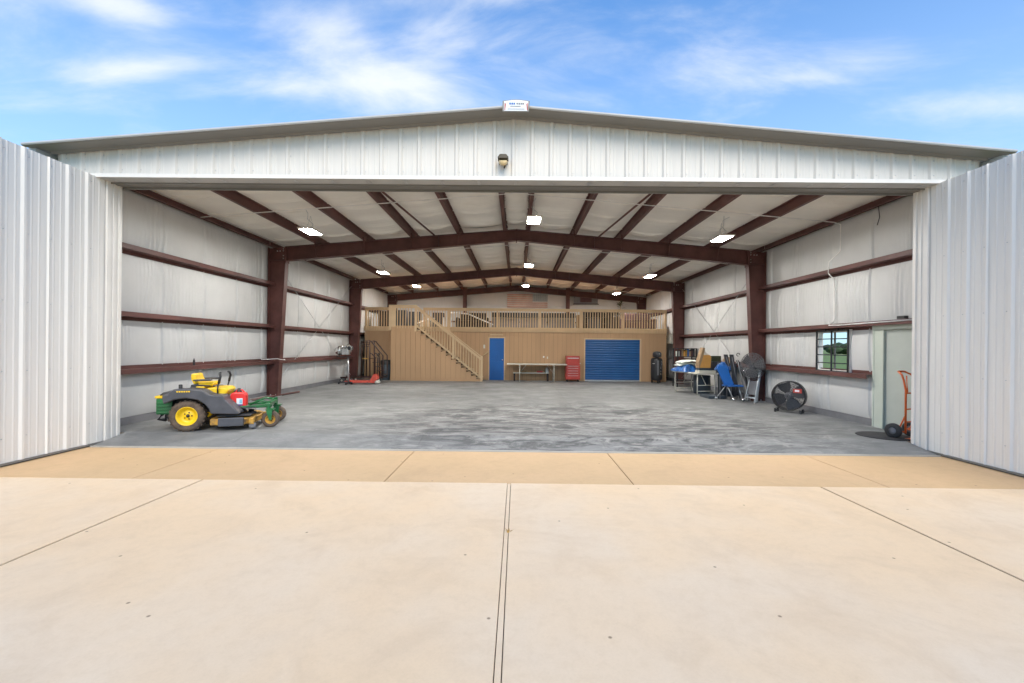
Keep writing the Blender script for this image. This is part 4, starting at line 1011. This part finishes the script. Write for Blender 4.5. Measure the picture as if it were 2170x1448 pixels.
MB().prism([(6.08, .90), (6.46, .90), (6.47, 1.26), (6.44, 1.33), (6.2, 1.33), (6.08, 1.16)], 14.85, 15.1).build('sack', AMB, T, bevel=.02)
MB().prism([(6.05, .90), (6.085, .90), (6.215, 1.33), (6.26, 1.56), (6.20, 1.58), (6.13, 1.35), (6.06, 1.12)], 14.84, 15.12).build('side_flap', CARD, T, bevel=.008)
MB().prism([(6.2, 1.331), (6.44, 1.331), (6.30, 1.42), (6.24, 1.57)], 14.9, 14.93).build('top_fold', IVORY, T)
solo('storage_box', MB().box(6.06, 6.50, 14.82, 15.12, .825, .899), BIN, (6.28, 15, .82), 'flat grey-green crate beneath the paper sack', 'crate', bevel=.01)
solo('storage_box', MB().box(6.05, 6.60, 14.79, 15.15, .745, .822), IVORY, (6.3, 15, .745), 'flat cream carton beneath the grey-green crate', 'carton', bevel=.008)
solo('milk_crate', MB().box(6.56, 6.86, 15.0, 15.3, 1.12, 1.30), OLIVE, (6.7, 15.15, 1.12), 'dull olive crate on the black case beside the paper sack', 'crate', bevel=.01)
solo('equipment_case', MB().box(6.55, 6.92, 14.95, 15.35, .745, 1.118), DARK, (6.75, 15.15, .745), 'black case on the folding table under the dull olive crate', 'case', bevel=.015)
heap('cloth_bundle', (6.92, 14.7, 1.08), .17, .2, .2, CARD, 'pale rumpled cloth bundle above the blue-grey tub by the wall', 'cloth', 9)
solo('storage_tub', MB().prism([(6.72, 0), (7.12, 0), (7.16, 1.08), (6.68, 1.08)], 14.5, 14.92), BIN, (6.9, 14.7, 0), 'tall blue-grey tub holding up the pale cloth bundle', 'tub', bevel=.02)
solo('drum', MB().lathe([(.26, 0), (.28, .03), (.28, .28), (.29, .3), (.28, .32), (.28, .6), (.26, .62), (0, .62)], (6.45, 15.55, 0), n=24), BIN, (6.45, 15.55, 0), 'dark blue-grey drum standing under the right folding table', 'drum')
# blue platform cart (stored upright)
T = thing('platform_cart', 'bright blue folding cart leaning with its plate out beside the cream table', 'cart', (6.3, 13.5, 0))
MB().prism([(6.05, 1.06), (6.28, 1.04), (6.52, .47), (6.24, .43), (6.0, .95)], 13.36, 13.42).build('back_panel', BLUEC, T, bevel=.015)
MB().box(6.22, 6.72, 13.2, 13.55, .43, .47).build('seat_plate', BLUEC, T, bevel=.012)
m = MB(); m.tube([(6.28, 13.3, .43), (6.42, 13.22, .08)], .012, 6); m.tube([(6.6, 13.3, .43), (6.68, 13.22, .08)], .012, 6); m.tube([(6.32, 13.5, .43), (6.12, 13.6, .1)], .012, 6); m.build('legs', GALV, T)
for x, y in ((6.42, 13.18), (6.70, 13.18), (6.10, 13.62)):
    MB().lathe([(0, -.02), (.045, -.02), (.05, 0), (.045, .02), (0, .02)], (x, y, .051), 'y', 14).build('caster', CHROME, T)
MB().tube([(6.05, 13.45, 1.05), (6.4, 13.5, 1.0), (6.45, 13.6, .45)], .02, 8).build('handle', BLUEC, T)
solo('pallet_dolly', MB().box(5.95, 6.5, 13.8, 14.5, 0.0, .09), BIN, (6.2, 14.1, 0), 'low dark dolly on the floor between table and blue cart', 'dolly', bevel=.01)
# black folded stands leaning
for i, (x0, x1, y, lab) in enumerate(((6.38, 6.68, 13.75, 'dark folded metal stand leaning upright, nearest the blue cart'), (6.52, 6.74, 13.68, 'dark folded metal stand leaning second behind the blue cart'))):
    T = thing('folded_stand', lab, 'stand', (x1, y, 0), group='dark folded stands leaning by the right wall')
    m = MB(); m.prism([(x0, 1.37), (x0 + .12, 1.37), (x1 + .06, .12), (x1 - .06, .12)], y, y + .05); m.build('panel', DARK, T, bevel=.01)
    MB().tube([(x0 + .06, y - .02, 1.3), (x1 + .1, y - .02, .02)], .012, 6).build('edge_tube', GREYP, T)
T = thing('folded_stand', 'dark folded metal stand leaning at the steepest slant towards the white chairs', 'stand', (6.95, 13.62, 0), group='dark folded stands leaning by the right wall')
MB().prism([(6.68, 1.2), (6.76, 1.2), (7.12, .45), (7.02, .40)], 13.6, 13.64).build('panel', DARK, T, bevel=.01)
MB().tube([(6.70, 13.57, 1.22), (6.74, 13.55, 1.0), (6.92, 13.5, .03)], .014, 6).build('edge_tube', GALV, T)
MB().tube([(6.85, 13.6, 1.0), (7.1, 13.6, .5)], .014, 6).build('edge_tube', CHROME, T)
solo('coat_hook', MB().tube([(7.08 + .05 * cos(a * .6), 14.3, 1.36 + .05 * sin(a * .6)) for a in range(9)], .012, 6), BLACK, (7.08, 14.3, 1.3), 'small black ring hook on the wall above the folded stands', 'hook')
# white folding chairs leaning, four of them
def fchair(label, loc, rz):
    T = thing('folding_chair', label, 'chair', loc, rz, group='white folded chairs leaning beside the right column', local=True)
    for s_ in (-1, 1):
        MB().tube([(s_ * .20, -.02, 0), (s_ * .18, .10, .55), (s_ * .17, .17, .92)], .012, 6).build('leg', LBL, T)
        MB().tube([(s_ * .17, .04, .02), (s_ * .16, .10, .45), (s_ * .16, .12, .62)], .011, 6).build('leg', LBL, T)
    m = MB(); m.tube([(-.17, .17, .92), (-.12, .19, .96), (.12, .19, .96), (.17, .17, .92)], .012, 6); m.build('back_frame', LBL, T)
    MB().obox((0, .15, .84), (.33, .012, .14), (R(-10), 0, 0)).build('backrest', DARK, T)
    MB().obox((0, .085, .42), (.31, .02, .40), (R(-12), 0, 0)).build('seat', BIN if 0 else GREYP, T)
    MB().tube([(-.19, .0, .13), (.19, .0, .13)], .009, 6).build('stretcher', LBL, T)
    return T
c0 = fchair('front white folded chair of the pile leaning beside the right column', (6.80, 13.02, 0), R(-78))
for i in range(1, 4): dup(c0, (6.80 + .055 * i, 13.02 + .075 * i, 0), R(-78 + 3 * i), ('', 'second white folded chair of the pile beside the right column', 'third white folded chair of the pile beside the right column', 'rearmost white folded chair of the pile, closest to the wall')[i])

# ------------------------------------------------------------------ left rear things
T = thing('rolling_ladder', 'brown steel platform ladder on casters standing by the second left column', 'ladder', (-6.1, 18.5, 0))
m = MB()
yl = (18.25, 18.85)
for y in yl:
    m.tube([(-7.15, y, .22), (-5.42, y, .22)], .03, 6)
    m.tube([(-5.95, y, .22), (-5.97, y, 1.72)], .03, 6); m.tube([(-6.30, y, .22), (-6.29, y, 1.72), (-5.97, y, 1.72)], .03, 6)
    m.tube([(-5.97, y, 1.72), (-5.90, y, 1.70), (-5.42, y, 1.12), (-5.42, y, .22)], .027, 6)
    m.tube([(-5.96, y, 1.22), (-5.88, y, 1.20), (-5.74, y, 1.05), (-5.74, y, .22)], .026, 6)
m.build('frame', BROWN, T)
m = MB()
for y in (18.22,):
    for z in (1.50, 1.58, 1.66): m.tube([(-6.29, y, z), (-5.97, y, z)], .02, 6)
m.build('guard_bar', BROWN, T)
for k in range(5): MB().box(-5.97 + .11 * k, -5.82 + .11 * k, 18.26, 18.84, 1.0 - .17 * k, 1.02 - .17 * k).build('step', BROWN, T)
MB().box(-6.30, -5.98, 18.26, 18.84, .98, 1.0).build('platform', YELD, T)
for x in (-7.08, -6.72, -5.75):
    for y in yl: MB().lathe([(0, -.025), (.05, -.03), (.095, -.025), (.1, 0), (.095, .025), (.05, .03), (0, .025)], (x, y - .03, .1), 'y', 16).build('caster', DARK, T) ; MB().lathe([(0, -.035), (.04, -.03), (.045, 0)], (x, y - .035, .1), 'y', 12).build('caster_hub', IVORY, T)
# pallet jack
T = thing('pallet_jack', 'low red pallet jack on the floor in front of the platform ladder', 'pallet jack', (-6.2, 17.8, 0))
for y in (17.65, 18.0):
    MB().prism([(-6.78, .06), (-6.72, .04), (-5.75, .07), (-5.75, .13), (-6.7, .13)], y - .08, y + .08).build('fork', REDJ, T, bevel=.006)
    MB().lathe([(0, -.03), (.035, -.03), (.035, .03), (0, .03)], (-6.66, y, .036), 'y', 10).build('roller', DARK, T)
MB().prism([(-5.75, .05), (-5.60, .05), (-5.48, .22), (-5.52, .42), (-5.62, .40), (-5.75, .15)], 17.66, 17.99).build('pump_body', REDJ, T, bevel=.01)
for y in (17.72, 17.93): MB().lathe([(0, -.025), (.07, -.03), (.08, 0), (.07, .025), (0, .03)], (-5.50, y, .08), 'y', 16).build('wheel', IVORY, T)
MB().tube([(-5.52, 17.82, .3), (-5.5, 17.82, .9), (-5.48, 17.82, 1.1)], .02, 8).build('handle', BLACK, T)
MB().tube([(-5.48, 17.7, 1.12), (-5.46, 17.76, 1.22), (-5.46, 17.9, 1.22), (-5.48, 17.94, 1.12)], .018, 6).build('grip', BLACK, T)
# polished engine on a stand
T = thing('engine_on_stand', 'shiny metal engine mounted on a grey stand by the second left column', 'engine', (-6.75, 17.55, 0))
MB().tube([(-6.55, 17.55, .1), (-6.58, 17.55, 1.05)], .035, 8).build('stand_post', GALV, T)
m = MB(); m.box(-6.95, -6.4, 17.52, 17.58, .05, .1); m.box(-6.58, -6.52, 17.25, 17.85, .05, .099); m.build('stand_base', DARK, T)
for x, y in ((-6.93, 17.55), (-6.42, 17.55), (-6.55, 17.27), (-6.55, 17.83)): MB().lathe([(0, -.015), (.03, -.015), (.03, .015), (0, .015)], (x, y, .031), 'y', 10).build('caster', BLACK, T)
MB().box(-6.98, -6.50, 17.4, 17.7, 1.06, 1.10).build('tray', BLACK, T)
MB().lathe([(0, -.22), (.12, -.18), (.18, -.05), (.17, .05), (0, .07)], (-6.88, 17.55, 1.32), 'x', 20).build('fan_shroud', CHROME, T)
for k in range(4): MB().lathe([(0, 0), (.05, .01), (.055, .12), (.03, .15), (0, .15)], (-6.74 + .08 * (k % 2), 17.38 + .09 * k, 1.38), 'z', 12).build('cylinder', CHROME, T)
MB().box(-6.80, -6.52, 17.42, 17.68, 1.16, 1.40).build('crankcase', GALV, T, bevel=.03)
MB().lathe([(0, -.1), (.08, -.1), (.09, .1), (0, .12)], (-6.48, 17.5, 1.42), 'y', 16).build('air_filter', DARK, T)
MB().tube([(-6.62, 17.4, 1.5), (-6.5, 17.35, 1.58), (-6.4, 17.4, 1.45), (-6.44, 17.45, 1.2)], .025, 8).build('exhaust_pipe', CHROME, T)
# bin
T = thing('rubbish_bin', 'dark blue-grey rubbish bin with black rim beside the stair wall', 'bin', (-5.78, 19.9, 0))
MB().lathe([(.17, 0), (.22, .75), (0, .75)], (-5.78, 19.9, 0), n=20).build('body', BIN, T); MB().lathe([(.235, .70), (.235, .86), (.20, .9), (0, .91)], (-5.78, 19.9, 0), n=20).build('lid', BLACK, T)

# ------------------------------------------------------------------ things stored on the mezzanine
def crate(name, x0, x1, y0, y1, z0, z1, m_, lab, cat, g_=None, bevel=.015): return solo(name, MB().box(x0, x1, y0, y1, z0, z1), m_, ((x0 + x1) / 2, (y0 + y1) / 2, z0), lab, cat, g_, bevel)
def cabinet(x0, x1, lab):
    T = thing('low_cabinet', lab, 'cabinet', ((x0 + x1) / 2, 22.4, DK), group='grey cabinets with dark tops on the mezzanine')
    MB().box(x0, x1, 22.1, 22.6, DK, DK + .56).build('body', TAUPE, T, bevel=.01)
    n = 3
    for k in range(n): MB().box(x0 + .02 + k * (x1 - x0) / n, x0 - .02 + (k + 1) * (x1 - x0) / n, 22.085, 22.099, DK + .06, DK + .48).build('cabinet_door', GREYP, T, bevel=.004)
    MB().box(x0 - .01, x1 + .01, 22.06, 22.62, DK + .565, DK + .80).build('top_box', BLACK, T, bevel=.01)
cabinet(-1.2, .15, 'grey low cabinet with dark top on the mezzanine, above the blue door')
cabinet(.2, 1.5, 'grey low cabinet with dark top on the mezzanine, above the long table')
cabinet(1.55, 2.9, 'grey low cabinet with dark top on the mezzanine, above the red tool cabinet')
def sofa(x0, x1, y, m_, lab):
    T = thing('sofa', lab, 'sofa', ((x0 + x1) / 2, y, DK))
    MB().box(x0 + .12, x1 - .12, y, y + .7, DK + .08, DK + .38).build('seat', m_, T, bevel=.04)
    MB().box(x0 + .12, x1 - .12, y + .55, y + .8, DK + .3, DK + .82).build('backrest', m_, T, bevel=.05)
    for a in (x0, x1 - .13): MB().box(a, a + .13, y - .02, y + .8, DK + .05, DK + .55).build('armrest', m_, T, bevel=.04)
    for k in range(3): w_ = (x1 - x0 - .28) / 3; MB().box(x0 + .14 + k * w_, x0 + .13 + (k + 1) * w_, y - .03, y + .55, DK + .39, DK + .5).build('cushion', m_, T, bevel=.03)
sofa(-3.0, -1.4, 22.2, WOODD, 'dark brown sofa on the mezzanine above the staircase')
sofa(5.1, 6.75, 21.6, MAROON, 'dark reddish sofa at the right end of the mezzanine')
T = thing('shelf_unit', 'dark wooden shelf unit on the mezzanine above the blue roll-up door', 'shelf', (4.2, 22.2, DK))
for z in (0, .3, .6, .85): MB().box(3.35, 5.0, 22.0, 22.4, DK + z, DK + z + .03).build('shelf', WOODD, T)
for x in (3.32, 4.16, 4.99): MB().box(x, x + .03, 21.99, 22.41, DK, DK + .9).build('upright', WOODD, T)
MB().box(3.35, 5.0, 22.38, 22.4, DK, DK + .88).build('back_board', WOODD, T)
for i, (x0, x1, y0, z1, m_, lab) in enumerate(((-6.75, -6.1, 21.8, .8, WOODD, 'tall dark trunk at the left end of the mezzanine'), (-6.05, -5.4, 21.9, .86, DARK, 'black upright case on the mezzanine left of the landing'),
        (-5.3, -4.75, 22.0, .8, DARK, 'black box on the mezzanine behind the stair landing'), (-4.7, -4.2, 21.7, .35, IVORY, 'cream box on the mezzanine behind the stair landing'),
        (-4.1, -3.6, 21.9, .75, DARK, 'dark case on the mezzanine left of the brown sofa'), (-3.55, -3.2, 21.6, .5, LBL, 'white bin on the mezzanine left of the brown sofa'),
        (2.95, 3.25, 21.8, .7, CARD, 'upright kraft carton on the mezzanine beside the dark shelf unit'), (3.45, 4.0, 21.4, .5, DARK, 'black tool box in front of the dark shelf unit'),
        (4.4, 4.9, 21.3, .62, WOODD, 'dark wooden chest in front of the dark shelf unit'))):
    crate('storage_box', x0, x1, y0, y0 + .5, DK, DK + z1, m_, lab, 'box', 'boxes stored on the mezzanine')
m = MB(); m.tube([(-3.2, 21.3, DK + .72), (-2.3, 21.3, DK + .66), (-1.5, 21.2, DK + .32), (-1.1, 21.2, DK + .16)], [.03, .035, .03, .02], 8); solo('white_boom', m, LBL, (-2.2, 21.3, DK), 'long white curved boom lying behind the mezzanine balusters', 'boom')
m = MB(); m.tube([(-4.75, 21.5, DK + .2), (-4.2, 21.5, DK + .42), (-3.9, 21.5, DK + .45)], .028, 8); solo('white_boom', m, LBL, (-4.4, 21.5, DK), 'short white tube leaning behind the top of the stairs', 'tube')
# flag, banner and plant near the rear wall
T = thing('flag', 'faded striped flag with blue canton hung on the rear wall', 'flag', (.7, YB - .12, 3.75))
for k in range(7):
    z1 = 4.52 - k * .115; MB().box(-.55, 1.75 if k > 3 else .9, YB - .13, YB - .125, z1 - .0575 * 2 + .0575, z1).build('red_stripe', FLRED, T)
    if k < 6: MB().box(-.55, 1.75 if k > 3 else .9, YB - .13, YB - .125, z1 - .115, z1 - .0578).build('white_stripe', FLWH, T)
MB().box(.9, 1.75, YB - .13, YB - .125, 4.52 - .4, 4.52).build('canton', FLBL, T)
m = MB()
for i in range(8):
    for j in range(5): m.obox((.96 + i * .105, YB - .134, 4.47 - j * .075), (.03, .004, .03), (0, R(45), 0))
m.build('stars', FLWH, T)
T = thing('wall_banner', 'maroon and grey banner hung on the rear wall right of the flag', 'banner', (4.0, YB - .12, 4.0))
MB().box(3.25, 4.6, YB - .14, YB - .12, 4.02, 4.46).build('cloth', GREYP, T); MB().box(3.6, 4.25, YB - .145, YB - .1405, 4.1, 4.38).build('emblem_field', MAROON, T); MB().box(3.2, 4.65, YB - .16, YB - .11, 3.97, 4.018).build('lower_bar', WOODD, T)
T = thing('artificial_palm', 'dull olive potted plant on the mezzanine below the rafters', 'plant', (5.6, 24.2, DK))
MB().lathe([(.14, 0), (.18, .35), (.16, .36), (0, .34)], (5.6, 24.2, DK), n=16).build('pot', WOODD, T)
MB().tube([(5.6, 24.2, DK + .34), (5.62, 24.2, DK + 1.1), (5.58, 24.2, DK + 1.5)], [.03, .025, .015], 6).build('stem', CARD, T)
m = MB(); q = random.Random(5)
for k in range(46):
    a = q.uniform(0, 2 * pi); h = DK + q.uniform(.7, 1.5); L_ = q.uniform(.25, .5); tip = Vector((5.6 + L_ * cos(a), 24.2 + L_ * sin(a), h + q.uniform(-.15, .3))); b = Vector((5.6, 24.2, h)); sd2 = Vector((-sin(a), cos(a), 0)) * .035; mid = (b + tip) / 2 + Vector((0, 0, .06))
    m.add([b, mid + sd2, tip, mid - sd2], [(0, 1, 2, 3)])
m.build('leaves', OLIVE, T)

# weeds and litter in the apron joint
m = MB(); q = random.Random(11)
for k in range(14):
    a = q.uniform(0, 2 * pi); L_ = q.uniform(.02, .045); b = Vector((-.010 + q.uniform(-.01, .01), 4.04 + q.uniform(-.015, .015), AZ - .005)); sd2 = Vector((-sin(a), cos(a), 0)) * .006; tip = b + Vector((L_ * cos(a), L_ * sin(a), q.uniform(.01, .03)))
    m.add([b - sd2, b + sd2, tip], [(0, 1, 2)])
solo('weed', m, YELD, (-.01, 4.04, AZ), 'small dry yellow weed growing in the middle joint of the apron', 'weed')

heap('blue_bag', (6.42, 13.85, .90), .24, .2, .24, TARP, 'crumpled blue bag on a dark stool behind the blue folding cart', 'bag', 21)
T = thing('stool', 'dark square stool carrying the crumpled blue bag', 'stool', (6.42, 13.85, 0))
MB().box(6.22, 6.62, 13.68, 14.02, .86, .90).build('seat', DARK, T, bevel=.01)
for x in (6.25, 6.59):
    for y in (13.71, 13.99): MB().tube([(x, y, 0), (x, y, .86)], .015, 6).build('leg', GREYP, T)
T = thing('folded_stand', 'pale metal folded stand leaning between the dark stands and the column', 'stand', (7.0, 13.4, 0), group='folded stands leaning by the right wall')
for dx_ in (0, .12, .2): MB().tube([(6.78 + dx_, 13.5, 1.1 - dx_ * .8), (6.98 + dx_ * .7, 13.4, .02)], .012, 6).build('tube', (GREYP, GALV, CHROME)[int(dx_ * 10) % 3], T)
